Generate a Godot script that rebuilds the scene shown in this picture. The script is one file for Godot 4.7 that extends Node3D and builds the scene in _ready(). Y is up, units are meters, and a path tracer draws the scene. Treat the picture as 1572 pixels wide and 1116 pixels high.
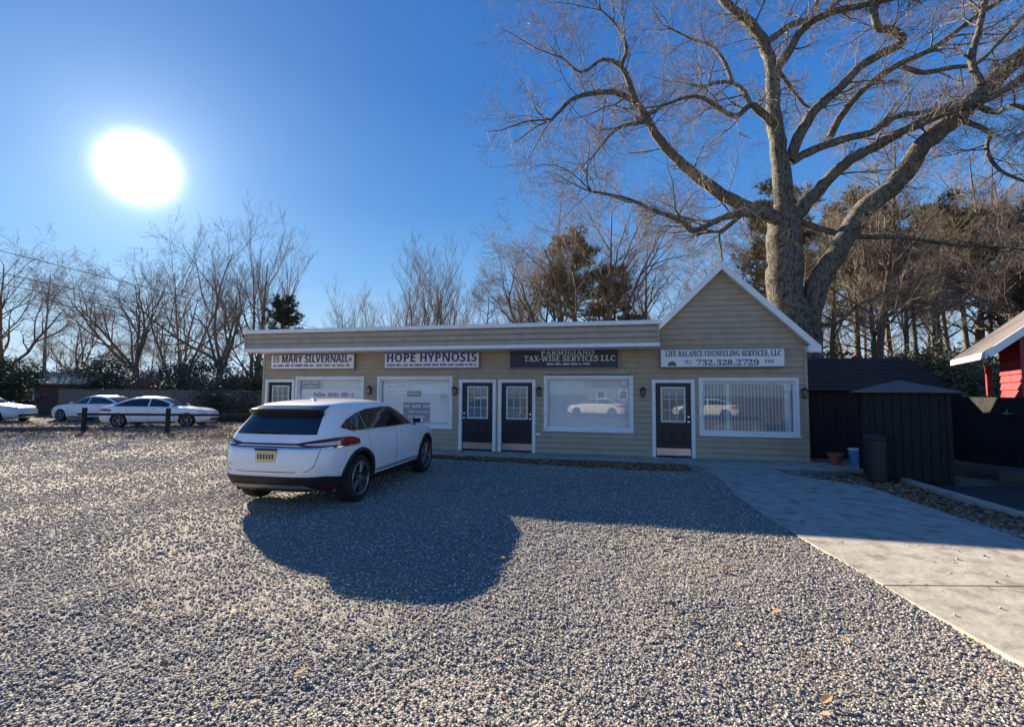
extends Node3D

# ---------------------------------------------------------------- frame of the shop building
const BYAW := -0.21659          # the facade is turned this much about the vertical
const BZ := -13.6116            # where its zero mark stands
var SUN := Vector3(-0.594, 0.351, -0.723).normalized()
var mats := {}
var names := {}
var squash := 1.0          # flattens the upper half of a car while it is built
var rng := RandomNumberGenerator.new()

func bw(u: float, v: float, w: float) -> Vector3:   # along the facade, up, out of the facade
	return Vector3(0, 0, BZ) + Vector3(cos(-BYAW), 0, sin(-BYAW)) * u + Vector3(0, v, 0) + Vector3(-sin(-BYAW), 0, cos(-BYAW)) * w

# ---------------------------------------------------------------- mesh collector
class MB:
	var v := PackedVector3Array()
	var n := PackedVector3Array()
	var c := PackedColorArray()
	var uv := PackedVector2Array()
	var ix := PackedInt32Array()
	func tri(a: Vector3, b: Vector3, d: Vector3, want: Vector3 = Vector3.ZERO):
		var nn := (d - a).cross(b - a).normalized()
		if want != Vector3.ZERO and nn.dot(want) < 0:
			var t := b
			b = d
			d = t
			nn = -nn
		var k := v.size()
		v.append_array([a, b, d])
		n.append_array([nn, nn, nn])
		ix.append_array([k, k + 1, k + 2])
	func quad(a: Vector3, b: Vector3, d: Vector3, e: Vector3, want: Vector3 = Vector3.ZERO):
		tri(a, b, d, want)
		tri(a, d, e, want)
	func box(at: Vector3, size: Vector3, turn: Basis = Basis.IDENTITY):
		var h := size * 0.5
		for ax in 3:
			for s in [-1.0, 1.0]:
				var nn := Vector3.ZERO
				nn[ax] = s
				var p := Vector3.ZERO
				p[(ax + 1) % 3] = 1
				var q := Vector3.ZERO
				q[(ax + 2) % 3] = 1
				var o := nn * h
				quad(at + turn * (o - p * h - q * h), at + turn * (o + p * h - q * h), at + turn * (o + p * h + q * h), at + turn * (o - p * h + q * h), turn * nn)
	func span(lo: Vector3, hi: Vector3):
		box((lo + hi) * 0.5, hi - lo)
	func bevel(at: Vector3, size: Vector3, b: float, turn: Basis = Basis.IDENTITY):   # a box with chamfered edges and corners
		var h := size * 0.5
		b = minf(b, minf(h.x, minf(h.y, h.z)) * 0.9)
		for ax in 3:
			var a1 := (ax + 1) % 3
			var a2 := (ax + 2) % 3
			for s in [-1.0, 1.0]:
				var pts: Array[Vector3] = []
				for k in [[-1, -1], [1, -1], [1, 1], [-1, 1]]:
					var p := Vector3.ZERO
					p[ax] = s * h[ax]
					p[a1] = k[0] * (h[a1] - b)
					p[a2] = k[1] * (h[a2] - b)
					pts.append(at + turn * p)
				var w := Vector3.ZERO
				w[ax] = s
				quad(pts[0], pts[1], pts[2], pts[3], turn * w)
				for s2 in [-1.0, 1.0]:
					var q: Array[Vector3] = []
					for k in [-1.0, 1.0]:
						var p := Vector3.ZERO
						p[a2] = k * (h[a2] - b)
						p[ax] = s * h[ax]
						p[a1] = s2 * (h[a1] - b)
						var r := p
						r[ax] = s * (h[ax] - b)
						r[a1] = s2 * h[a1]
						q.append(at + turn * p)
						q.append(at + turn * r)
					var w2 := Vector3.ZERO
					w2[ax] = s
					w2[a1] = s2
					quad(q[0], q[1], q[3], q[2], turn * w2)
		for sx in [-1.0, 1.0]:
			for sy in [-1.0, 1.0]:
				for sz in [-1.0, 1.0]:
					var g := Vector3(sx, sy, sz)
					var i := g * (h - Vector3.ONE * b)
					tri(at + turn * (i + Vector3(sx * b, 0, 0)), at + turn * (i + Vector3(0, sy * b, 0)), at + turn * (i + Vector3(0, 0, sz * b)), turn * g)
	func tube(pts: PackedVector3Array, rad: PackedFloat32Array, k: int, cap := false):
		var m := pts.size()
		var base := v.size()
		var t := (pts[1] - pts[0]).normalized()
		var u := t.cross(Vector3.UP if absf(t.y) < 0.9 else Vector3.RIGHT).normalized()
		for i in m:
			if i > 0 and i < m - 1:
				t = (pts[i + 1] - pts[i - 1]).normalized()
			elif i == m - 1:
				t = (pts[i] - pts[i - 1]).normalized()
			u = (u - t * u.dot(t)).normalized()
			var w := t.cross(u)
			for j in k:
				var a := TAU * j / k
				var d := u * cos(a) + w * sin(a)
				v.append(pts[i] + d * rad[i])
				n.append(d)
		for i in m - 1:
			for j in k:
				var a := base + i * k + j
				var b := base + i * k + (j + 1) % k
				ix.append_array([a, a + k, b, b, a + k, b + k])
		if cap:
			for e in [0, m - 1]:
				var dir := (pts[e] - pts[1 if e == 0 else m - 2]).normalized()
				for j in range(1, k - 1):
					tri(v[base + e * k], v[base + e * k + j], v[base + e * k + j + 1], dir)
	func rod(a: Vector3, b: Vector3, r: float, k := 8):
		tube(PackedVector3Array([a, b]), PackedFloat32Array([r, r]), k, true)
	# a closed profile (x = radius, y = along axis) spun round an axis
	func lathe(at: Vector3, axis: Basis, prof: Array, k: int):   # axis * Vector3.UP is the spin axis
		for i in prof.size() - 1:
			var p: Vector2 = prof[i]
			var q: Vector2 = prof[i + 1]
			var sl := Vector2(q.y - p.y, p.x - q.x).normalized()
			for j in k:
				var a := TAU * j / k
				var b := TAU * (j + 1) / k
				var ca := Vector3(cos(a), 0, sin(a))
				var cb := Vector3(cos(b), 0, sin(b))
				var na := axis * (ca * sl.x + Vector3.UP * sl.y)
				var nb := axis * (cb * sl.x + Vector3.UP * sl.y)
				var kx := v.size()
				v.append_array([at + axis * (ca * p.x + Vector3.UP * p.y), at + axis * (cb * p.x + Vector3.UP * p.y), at + axis * (cb * q.x + Vector3.UP * q.y), at + axis * (ca * q.x + Vector3.UP * q.y)])
				n.append_array([na, nb, nb, na])
				var g := (v[kx + 2] - v[kx]).cross(v[kx + 1] - v[kx]) + (v[kx + 3] - v[kx]).cross(v[kx + 2] - v[kx])
				if g.dot(na + nb) >= 0:
					ix.append_array([kx, kx + 1, kx + 2, kx, kx + 2, kx + 3])
				else:
					ix.append_array([kx, kx + 2, kx + 1, kx, kx + 3, kx + 2])
	# a grid of points, smooth normals; rows of equal length
	func grid(rows: Array, want: Vector3, gone := {}):
		var m: int = rows[0].size()
		var base := v.size()
		var acc := PackedVector3Array()
		acc.resize(rows.size() * m)
		var quads := PackedInt32Array()
		for i in rows.size() - 1:
			for j in m - 1:
				if gone.has(i * m + j):
					continue
				quads.append_array([i * m + j, i * m + j + 1, (i + 1) * m + j + 1, (i + 1) * m + j])
		for r in rows:
			v.append_array(r)
		var total := Vector3.ZERO
		for q in range(0, quads.size(), 4):
			var a := v[base + quads[q]]
			var b := v[base + quads[q + 1]]
			var d := v[base + quads[q + 2]]
			var e := v[base + quads[q + 3]]
			var nn := (d - a).cross(b - a) + (e - a).cross(d - a)
			total += nn
			for k in 4:
				acc[quads[q + k]] += nn
		var flip := want != Vector3.ZERO and total.dot(want) < 0
		for a in acc:
			n.append((-a if flip else a).normalized() if a.length_squared() > 1e-20 else Vector3.UP)
		for q in range(0, quads.size(), 4):
			var a := base + quads[q]
			var b := base + quads[q + 1]
			var d := base + quads[q + 2]
			var e := base + quads[q + 3]
			if flip:
				ix.append_array([a, d, b, a, e, d])
			else:
				ix.append_array([a, b, d, a, d, e])
	func mesh(m: Material) -> ArrayMesh:
		var arr := []
		arr.resize(Mesh.ARRAY_MAX)
		arr[Mesh.ARRAY_VERTEX] = v
		arr[Mesh.ARRAY_NORMAL] = n
		if c.size() == v.size():
			arr[Mesh.ARRAY_COLOR] = c
		if uv.size() == v.size():
			arr[Mesh.ARRAY_TEX_UV] = uv
		arr[Mesh.ARRAY_INDEX] = ix
		var am := ArrayMesh.new()
		am.add_surface_from_arrays(Mesh.PRIMITIVE_TRIANGLES, arr)
		am.surface_set_material(0, m)
		return am

# ---------------------------------------------------------------- naming and placing
func numbered(called: String) -> String:
	names[called] = names.get(called, -1) + 1
	return called if names[called] == 0 else "%s_%03d" % [called, names[called]]

func part(b, called: String, m: Material, parent: Node) -> MeshInstance3D:
	var o := MeshInstance3D.new()
	o.name = called
	if squash != 1.0 and b is MB:
		for i in b.v.size():
			if b.v[i].y > 1.0:
				b.v[i].y = 1.0 + (b.v[i].y - 1.0) * squash
	o.mesh = b if b is Mesh else b.mesh(m)
	parent.add_child(o, true)
	return o

func tag(o: Node, label: String, category: String, group := "", kind := ""):
	if label != "":
		o.set_meta("label", label)
	if category != "":
		o.set_meta("category", category)
	if group != "":
		o.set_meta("group", group)
	if kind != "":
		o.set_meta("kind", kind)

func thing(called: String, label: String, category: String, at := Vector3.ZERO, turn := 0.0, group := "") -> Node3D:
	var o := Node3D.new()
	o.name = numbered(called)
	add_child(o)
	o.position = at
	o.rotation.y = turn
	tag(o, label, category, group)
	return o

func struct(b, called: String, m: Material, label := "") -> MeshInstance3D:
	var o := part(b, numbered(called), m, self)
	tag(o, label, "", "", "structure")
	return o

func copy(o: Node3D, base: String, label: String, group: String) -> Node3D:
	var r: Node3D = o.duplicate()
	r.name = numbered(base)
	add_child(r)
	tag(r, label, "", group)
	return r

# ---------------------------------------------------------------- materials
func lin(r: float, g: float, b: float) -> Color:
	return Color(r, g, b).linear_to_srgb()

func plain(key: String, col: Color, rough := 0.8, metal := 0.0, spec := 0.5) -> StandardMaterial3D:
	if mats.has(key):
		return mats[key]
	var m := StandardMaterial3D.new()
	m.resource_name = key
	m.albedo_color = col
	m.roughness = rough
	m.metallic = metal
	m.metallic_specular = spec
	mats[key] = m
	return m

func noise_tex(freq: float, seed_: int, stops: Array, size := 512, kind := FastNoiseLite.TYPE_SIMPLEX_SMOOTH, oct := 5, normal := false, bump := 4.0) -> NoiseTexture2D:
	var f := FastNoiseLite.new()
	f.noise_type = kind
	f.seed = seed_
	f.frequency = freq
	f.fractal_octaves = oct
	if kind == FastNoiseLite.TYPE_CELLULAR:
		f.cellular_return_type = FastNoiseLite.RETURN_DISTANCE
		f.fractal_type = FastNoiseLite.FRACTAL_NONE if oct < 2 else FastNoiseLite.FRACTAL_FBM
	var t := NoiseTexture2D.new()
	t.width = size
	t.height = size
	t.seamless = true
	t.noise = f
	if normal:
		t.as_normal_map = true
		t.bump_strength = bump
	else:
		var g := Gradient.new()
		var off := PackedFloat32Array()
		var cols := PackedColorArray()
		for s in stops:
			off.append(s[0])
			cols.append(s[1])
		g.offsets = off
		g.colors = cols
		t.color_ramp = g
	return t

func textured(key: String, freq: float, stops: Array, scale: float, rough := 0.9, bump := 3.0, kind := FastNoiseLite.TYPE_SIMPLEX_SMOOTH, world := true, oct := 5, size := 512) -> StandardMaterial3D:
	if mats.has(key):
		return mats[key]
	var m := plain(key, Color.WHITE, rough)
	m.albedo_texture = noise_tex(freq, hash(key) % 1000, stops, size, kind, oct)
	if bump > 0:
		m.normal_enabled = true
		m.normal_texture = noise_tex(freq * 1.6, hash(key) % 1000 + 7, [], size, kind, oct, true, bump)
	m.uv1_triplanar = true
	m.uv1_world_triplanar = world
	m.uv1_scale = Vector3.ONE * scale
	return m

func make_materials():
	textured("siding", 0.006, [[0.2, lin(0.39, 0.308, 0.212)], [0.5, lin(0.425, 0.336, 0.232)], [0.8, lin(0.46, 0.366, 0.256)]], 0.6, 0.55, 0.6)
	textured("white_trim", 0.01, [[0.25, lin(0.76, 0.76, 0.76)], [0.55, lin(0.84, 0.84, 0.84)]], 0.5, 0.5, 0.4)
	textured("concrete", 0.009, [[0.18, lin(0.22, 0.203, 0.172)], [0.36, lin(0.335, 0.31, 0.262)], [0.6, lin(0.38, 0.352, 0.30)], [0.85, lin(0.42, 0.39, 0.335)]], 0.30, 0.9, 2.0, FastNoiseLite.TYPE_SIMPLEX_SMOOTH, true, 8, 1024)
	textured("gravel_bed", 0.05, [[0.1, lin(0.12, 0.114, 0.105)], [0.35, lin(0.22, 0.21, 0.193)], [0.7, lin(0.36, 0.344, 0.315)], [1.0, lin(0.45, 0.43, 0.395)]], 0.55, 0.95, 9.0, FastNoiseLite.TYPE_CELLULAR, true, 2, 1024)
	var gm: StandardMaterial3D = mats.gravel_bed
	gm.vertex_color_use_as_albedo = true
	textured("earth", 0.02, [[0.2, lin(0.09, 0.07, 0.045)], [0.5, lin(0.17, 0.135, 0.09)], [0.8, lin(0.27, 0.215, 0.14)]], 0.3, 0.95, 6.0)
	textured("asphalt", 0.08, [[0.2, lin(0.025, 0.025, 0.026)], [0.8, lin(0.065, 0.063, 0.06)]], 0.6, 0.9, 5.0)
	textured("bark_pale", 0.02, [[0.2, lin(0.035, 0.03, 0.024)], [0.42, lin(0.085, 0.077, 0.06)], [0.58, lin(0.22, 0.205, 0.16)], [0.75, lin(0.10, 0.10, 0.072)]], 0.35, 0.9, 10.0)
	(mats.bark_pale as StandardMaterial3D).uv1_scale = Vector3(0.7, 0.26, 0.7)
	textured("bark_grey", 0.03, [[0.2, lin(0.08, 0.068, 0.055)], [0.8, lin(0.22, 0.185, 0.15)]], 0.8, 0.95, 8.0, FastNoiseLite.TYPE_SIMPLEX_SMOOTH, false)
	textured("bark_brown", 0.03, [[0.2, lin(0.075, 0.058, 0.045)], [0.8, lin(0.22, 0.17, 0.13)]], 0.8, 0.95, 8.0, FastNoiseLite.TYPE_SIMPLEX_SMOOTH, false)
	textured("twig", 0.03, [[0.2, lin(0.17, 0.138, 0.112)], [0.8, lin(0.30, 0.245, 0.20)]], 0.8, 0.9, 0.0, FastNoiseLite.TYPE_SIMPLEX_SMOOTH, false)
	textured("fence_wood", 0.03, [[0.2, lin(0.11, 0.095, 0.08)], [0.8, lin(0.24, 0.21, 0.18)]], 0.8, 0.9, 5.0)
	textured("dark_wood", 0.03, [[0.2, lin(0.008, 0.0075, 0.0075)], [0.8, lin(0.024, 0.021, 0.020)]], 0.8, 0.85, 5.0)
	textured("dark_shingle", 0.04, [[0.2, lin(0.014, 0.013, 0.014)], [0.8, lin(0.045, 0.04, 0.042)]], 1.2, 0.9, 6.0)
	textured("grey_roof", 0.04, [[0.2, lin(0.10, 0.09, 0.09)], [0.8, lin(0.17, 0.155, 0.15)]], 0.9, 0.85, 3.0)
	textured("roof_felt", 0.03, [[0.2, lin(0.16, 0.16, 0.16)], [0.8, lin(0.28, 0.28, 0.28)]], 0.5, 0.9, 2.0)
	textured("red_paint", 0.02, [[0.2, lin(0.26, 0.032, 0.042)], [0.8, lin(0.36, 0.052, 0.06)]], 0.7, 0.6, 1.5)
	textured("sleeper_wood", 0.04, [[0.2, lin(0.07, 0.06, 0.05)], [0.8, lin(0.16, 0.14, 0.12)]], 0.8, 0.95, 6.0)
	plain("door_paint", lin(0.007, 0.010, 0.015), 0.45)
	plain("muntin", lin(0.68, 0.68, 0.67), 0.5)
	plain("steel", lin(0.74, 0.73, 0.72), 0.24, 1.0)
	plain("black_metal", lin(0.012, 0.012, 0.012), 0.4)
	plain("sign_white", lin(0.82, 0.82, 0.82), 0.35)
	plain("sign_navy", lin(0.012, 0.016, 0.03), 0.4)
	plain("sign_frame", lin(0.28, 0.28, 0.30), 0.4, 0.5)
	plain("text_purple", lin(0.06, 0.025, 0.20), 0.5)
	plain("text_blue", lin(0.04, 0.03, 0.26), 0.5)
	plain("text_dark", lin(0.05, 0.055, 0.06), 0.5)
	plain("text_teal", lin(0.08, 0.20, 0.18), 0.5)
	plain("text_white", lin(0.72, 0.72, 0.70), 0.5)
	plain("leaf_green", lin(0.01, 0.12, 0.05), 0.5)
	plain("interior", lin(0.26, 0.25, 0.24), 0.9)
	plain("blind", lin(0.80, 0.80, 0.78), 0.7)
	plain("sheet_white", lin(0.84, 0.84, 0.84), 0.8)
	plain("poster_purple", lin(0.06, 0.035, 0.22), 0.5)
	plain("poster_dark", lin(0.03, 0.035, 0.045), 0.5)
	plain("poster_olive", lin(0.06, 0.07, 0.045), 0.5)
	plain("poster_pink", lin(0.60, 0.50, 0.52), 0.6)
	plain("poster_pale", lin(0.66, 0.68, 0.70), 0.6)
	plain("script_blue", lin(0.10, 0.13, 0.26), 0.6)
	var g := plain("glass", Color(0.86, 0.92, 0.95, 0.12), 0.0)
	g.transparency = BaseMaterial3D.TRANSPARENCY_ALPHA
	# cars
	for k in [["paint_white", lin(0.85, 0.85, 0.85)], ["paint_silver", lin(0.66, 0.67, 0.68)], ["paint_pearl", lin(0.76, 0.76, 0.76)]]:
		var pm := plain(k[0], k[1], 0.32)
		pm.clearcoat_enabled = true
		pm.clearcoat = 0.8
		pm.clearcoat_roughness = 0.04
	plain("car_glass", lin(0.008, 0.010, 0.012), 0.02, 0.0, 1.0)
	plain("car_trim", lin(0.016, 0.016, 0.018), 0.5)
	plain("car_gloss", lin(0.01, 0.01, 0.012), 0.12)
	plain("chrome", lin(0.72, 0.73, 0.75), 0.12, 1.0)
	plain("tyre", lin(0.014, 0.014, 0.014), 0.85)
	plain("rim", lin(0.30, 0.29, 0.28), 0.3, 0.8)
	plain("skid", lin(0.33, 0.33, 0.34), 0.4, 0.6)
	plain("lamp_red", lin(0.34, 0.008, 0.012), 0.08)
	plain("lamp_clear", lin(0.55, 0.56, 0.58), 0.08)
	plain("lamp_dark", lin(0.09, 0.012, 0.018), 0.08)
	plain("plate", lin(0.68, 0.58, 0.28), 0.45)
	plain("plate_ink", lin(0.05, 0.05, 0.05), 0.5)
	plain("terracotta", lin(0.30, 0.09, 0.05), 0.8)
	plain("bucket_blue", lin(0.10, 0.26, 0.50), 0.45)
	plain("bucket_white", lin(0.65, 0.68, 0.72), 0.45)
	plain("wire", lin(0.02, 0.02, 0.02), 0.6)
	plain("pale_roof", lin(0.40, 0.37, 0.27), 0.8)
	plain("brick_dull", lin(0.16, 0.09, 0.075), 0.9)
	plain("vine", lin(0.035, 0.045, 0.045), 0.7)
	for k in [["needle", lin(0.075, 0.09, 0.04), lin(0.02, 0.025, 0.01)], ["needle_gold", lin(0.15, 0.145, 0.055), lin(0.04, 0.035, 0.01)], ["leaf_dark", lin(0.055, 0.07, 0.035), lin(0.02, 0.03, 0.01)], ["leaf_rust", lin(0.17, 0.11, 0.07), lin(0.05, 0.03, 0.015)], ["leaf_olive", lin(0.13, 0.12, 0.065), lin(0.03, 0.03, 0.015)]]:
		var lm := plain(k[0], k[1], 0.7)
		lm.backlight_enabled = true
		lm.backlight = k[2]
		lm.vertex_color_use_as_albedo = true
	var st := plain("stone", Color.WHITE, 0.85)
	st.vertex_color_use_as_albedo = true
	var dl := plain("dry_leaf", Color.WHITE, 0.8)
	dl.vertex_color_use_as_albedo = true
	dl.backlight_enabled = true
	dl.backlight = Color(0.25, 0.14, 0.06)

# ---------------------------------------------------------------- sky: clear air, pale at the horizon, bright round the sun
func make_sky(gain: float) -> Sky:
	var w := 1024
	var h := 512
	var im := Image.create(w, h, false, Image.FORMAT_RGBF)
	# clear winter sky by the sine of the height above the horizon
	var keys := [[0.0, Color(0.60, 0.745, 0.86)], [0.10, Color(0.40, 0.62, 0.85)], [0.22, Color(0.175, 0.42, 0.79)], [0.36, Color(0.078, 0.265, 0.65)], [0.55, Color(0.036, 0.175, 0.53)], [0.80, Color(0.024, 0.13, 0.44)], [1.01, Color(0.022, 0.115, 0.41)]]
	for y in h:
		var th := PI * (y + 0.5) / h
		var sy := cos(th)
		var cy := sin(th)
		var e := maxf(sy, 0.0)
		var base: Color = keys[0][1]
		for k in keys.size() - 1:
			if e >= keys[k][0]:
				base = (keys[k][1] as Color).lerp(keys[k + 1][1], (e - keys[k][0]) / (keys[k + 1][0] - keys[k][0]))
		for x in w:
			var ph := TAU * (x + 0.5) / w
			var d := Vector3(sin(ph) * cy, sy, -cos(ph) * cy)
			var a := acos(clampf(d.dot(SUN), -1, 1))
			# light scattered forward by the air round the sun
			var g := 0.50 * exp(-a / 0.16) + 0.085 * exp(-a / 0.42)
			var core := 14.0 * exp(-pow(a / 0.028, 2.0)) + 0.8 * exp(-a / 0.038)
			var c := base
			im.set_pixel(x, y, Color((c.r + g * 0.58 + core) * gain, (c.g + g * 0.70 + core) * gain, (c.b + g * 0.70 + core) * gain))
	var p := PanoramaSkyMaterial.new()
	p.panorama = ImageTexture.create_from_image(im)
	var s := Sky.new()
	s.sky_material = p
	return s

# ---------------------------------------------------------------- the shop building
# openings in the front wall: outer edge of the white casing [u0, u1, v0, v1]
var DOORS := [[-8.26, -7.17, 0.03, 2.12], [-1.60, -0.47, 0.03, 2.12], [-0.40, 0.70, 0.03, 2.12], [3.90, 5.00, 0.03, 2.12]]
var WINDOWS := [[-7.13, -4.70, 0.66, 2.21], [-4.25, -1.80, 0.67, 2.21], [0.94, 3.41, 0.68, 2.23], [5.10, 7.51, 0.66, 2.17]]

func intervals(u0: float, u1: float, v0: float, v1: float, trim: float) -> Array:
	var cuts := []
	for o in DOORS + WINDOWS:
		if v1 > o[2] + trim and v0 < o[3] - trim:
			cuts.append([o[0] + trim, o[1] - trim])
	cuts.sort_custom(func(a, b): return a[0] < b[0])
	var res := []
	var at := u0
	for c in cuts:
		if c[0] > at:
			res.append([at, minf(c[0], u1)])
		at = maxf(at, c[1])
	if at < u1:
		res.append([at, u1])
	return res

func lap(u0: float, u1: float, v: float, h: float, w: float, s0 := 0.0, s1 := 0.0) -> MB:   # one course of lap siding; s0, s1 slant its ends inwards towards the top
	var b := MB.new()
	var pr := [Vector2(w, v), Vector2(w + 0.030, v), Vector2(w + 0.033, v + 0.008), Vector2(w + 0.031, v + 0.022), Vector2(w + 0.003, v + h)]
	for i in pr.size() - 1:
		var p: Vector2 = pr[i]
		var q: Vector2 = pr[i + 1]
		var fp := (p.y - v) / h
		var fq := (q.y - v) / h
		b.quad(Vector3(u0 + s0 * fp, p.y, p.x), Vector3(u1 - s1 * fp, p.y, p.x), Vector3(u1 - s1 * fq, q.y, q.x), Vector3(u0 + s0 * fq, q.y, q.x), Vector3(0, 0.02 if i != 0 else -1.0, 1 if i != 0 else 0))
	for e in [0, 1]:
		for i in range(1, pr.size() - 1):
			var pts: Array[Vector3] = []
			for k in [0, i, i + 1]:
				var f: float = (pr[k].y - v) / h
				pts.append(Vector3(u0 + s0 * f if e == 0 else u1 - s1 * f, pr[k].y, pr[k].x))
			b.tri(pts[0], pts[1], pts[2], Vector3(-1 if e == 0 else 1, 0, 0))
	return b

func frame_rect(b: MB, u0: float, u1: float, v0: float, v1: float, t: float, w0: float, w1: float, bottom := true):
	var d := w1 - w0
	var wm := (w0 + w1) / 2
	b.bevel(Vector3(u0 + t / 2, (v0 + v1) / 2, wm), Vector3(t, v1 - v0, d), 0.008)
	b.bevel(Vector3(u1 - t / 2, (v0 + v1) / 2, wm), Vector3(t, v1 - v0, d), 0.008)
	b.bevel(Vector3((u0 + u1) / 2, v1 - t / 2, wm), Vector3(u1 - u0 - 2 * t, t, d), 0.008)
	if bottom:
		b.bevel(Vector3((u0 + u1) / 2, v0 + t / 2, wm), Vector3(u1 - u0 - 2 * t, t, d), 0.008)

func make_building():
	var o := thing("commercial_building", "long tan sided shop building with flat fascia and one white edged gable end", "building", Vector3(0, 0, BZ), BYAW)
	var sid: Material = mats.siding
	var white: Material = mats.white_trim
	var b: MB
	var L := -8.37
	var R := 7.72
	var G0 := 3.72       # where the gable bay starts
	var PEAK := 5.70
	var back := -5.6
	var gback := -2.6    # the steep roof is only this deep; a flat one follows
	# wall core behind the boards, with the openings left free
	b = MB.new()
	var vs := [0.0, 0.70, 2.06, 3.0]
	for iv in [[0.0, 0.03], [0.03, 0.66], [0.66, 0.70], [0.70, 2.06], [2.06, 2.16], [2.16, 2.26], [2.26, 2.96]]:
		for s in intervals(L, R, iv[0], iv[1], 0.06):
			b.span(Vector3(s[0], iv[0], -0.14), Vector3(s[1], iv[1], 0))
	part(b, "wall", sid, o)
	b = MB.new()
	b.span(Vector3(L, 0, back), Vector3(L + 0.14, 2.96, -0.14))
	b.span(Vector3(R - 0.14, 0, back), Vector3(R, 2.96, -0.14))
	b.span(Vector3(L, 0, back - 0.14), Vector3(R, 2.96, back))
	part(b, "wall", sid, o)
	b = MB.new()
	for u in [-4.48, -0.44, 3.65]:
		b.span(Vector3(u - 0.05, 0.02, back), Vector3(u + 0.05, 2.9, -0.14))
	b.span(Vector3(L + 0.14, 0.0, back), Vector3(R - 0.14, 0.02, -0.14))
	b.span(Vector3(L + 0.14, 2.62, back), Vector3(R - 0.14, 2.66, -0.14))
	for seg in [[L + 0.15, -4.53], [-4.43, -0.49], [-0.39, 3.60], [3.70, R - 0.15]]:
		b.span(Vector3(seg[0], 0.02, -3.6), Vector3(seg[1], 2.62, -3.55))
	part(b, "interior_wall", mats.interior, o)
	# siding, course by course
	var h := 0.150
	var k := 0
	var v := 0.045
	while v < 2.94:
		var top := minf(h, 2.955 - v)
		for s in intervals(L + 0.075, R - 0.075, v, v + top, 0.045):
			if s[1] - s[0] > 0.02:
				part(lap(s[0], s[1], v, top, 0), "siding_board", sid, o)
		v += h
	# gable courses
	var rise := 1.0    # the gable's slope
	var v0 := v
	while v < 4.95:
		var top := minf(h, 4.98 - v)
		var hw0 := minf((5.03 - v) / rise, 2.05)
		var hw1 := minf((5.03 - v - top) / rise, 2.05)
		var a := maxf(PEAK - hw0, 4.02 if v < 3.6 else PEAK - hw0)
		var e := minf(PEAK + hw0, R - 0.075)
		part(lap(a, e, v, top, 0, hw0 - hw1 if a > PEAK - hw0 - 0.001 and v > 3.0 and hw0 < 2.04 else 0.0, hw0 - hw1 if hw0 < R - 0.075 - PEAK else 0.0), "siding_board", sid, o)
		v += h
	b = MB.new()
	# gable backing as a prism
	var gp := [Vector2(G0, 2.96), Vector2(R, 2.96), Vector2(R, 3.10), Vector2(PEAK, 5.06), Vector2(G0, 3.10)]
	for i in range(1, 4):
		for z in [0.0, -0.14, gback + 0.2]:
			b.tri(Vector3(gp[0].x, gp[0].y, z), Vector3(gp[i].x, gp[i].y, z), Vector3(gp[i + 1].x, gp[i + 1].y, z), Vector3(0, 0, 1 if z == 0.0 else -1))
	part(b, "gable_wall", sid, o)
	# corner boards
	for u in [L + 0.037, R - 0.037]:
		b = MB.new()
		b.bevel(Vector3(u, 1.5, 0.012), Vector3(0.075, 2.92, 0.05), 0.006)
		part(b, "corner_trim", sid, o)
	# roof of the gable bay
	for s in [-1.0, 1.0]:
		b = MB.new()
		var p0 := Vector2(PEAK, 5.21)
		var p1 := Vector2(PEAK + s * 2.27, 2.96)
		var nn := Vector2(s * 0.70, 0.714).normalized()
		var q := [p0, p1, p1 - nn * 0.05, p0 - Vector2(0, 0.07)]
		for i in 4:
			var a: Vector2 = q[i]
			var e: Vector2 = q[(i + 1) % 4]
			b.quad(Vector3(a.x, a.y, 0.24), Vector3(e.x, e.y, 0.24), Vector3(e.x, e.y, gback), Vector3(a.x, a.y, gback), Vector3(nn.x, nn.y, 0) if i == 0 else (Vector3(-nn.x, -nn.y, 0) if i == 2 else Vector3(s, -1, 0)))
		b.quad(Vector3(q[0].x, q[0].y, 0.24), Vector3(q[1].x, q[1].y, 0.24), Vector3(q[2].x, q[2].y, 0.24), Vector3(q[3].x, q[3].y, 0.24), Vector3(0, 0, 1))
		part(b, "roof", mats.dark_shingle, o)
		# rake board
		b = MB.new()
		var cut := 4.10 if s < 0 else 8.0
		var lo := Vector2(PEAK + s * 2.27, 2.965)
		if s < 0:
			lo = Vector2(4.045, 5.225 - (PEAK - 4.045) * 0.9912)
		var up := Vector2(PEAK, 5.225)
		var wid := 0.20
		var f := [Vector3(up.x, up.y, 0.245), Vector3(lo.x, lo.y, 0.245), Vector3(lo.x, lo.y - wid, 0.245), Vector3(up.x, up.y - wid, 0.245)]
		b.quad(f[0], f[1], f[2], f[3], Vector3(0, 0, 1))
		var d := Vector3(0, 0, -0.03)
		for i in 4:
			b.quad(f[i], f[(i + 1) % 4], f[(i + 1) % 4] + d, f[i] + d, f[i] + f[(i + 1) % 4] - f[(i + 2) % 4] - f[(i + 3) % 4])
		part(b, "rake_board", white, o)
		# soffit under the rake
		b = MB.new()
		b.quad(f[3] + Vector3(0, 0.03, -0.03), f[2] + Vector3(0, 0.03, -0.03), f[2] + Vector3(0, 0.03, -0.245), f[3] + Vector3(0, 0.03, -0.245), Vector3(-s, -1, 0))
		part(b, "soffit", white, o)
	# boxed eave return at the right
	b = MB.new()
	b.bevel(Vector3(7.83, 2.885, 0.11), Vector3(0.30, 0.175, 0.275), 0.008)
	b.span(Vector3(7.72, 2.80, gback), Vector3(7.96, 2.94, -0.03))
	part(b, "eave_return", white, o)
	# the flat roof and its fascia box
	b = MB.new()
	b.span(Vector3(L + 0.02, 2.96, back - 0.2), Vector3(4.02, 3.52, 0.86))
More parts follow.
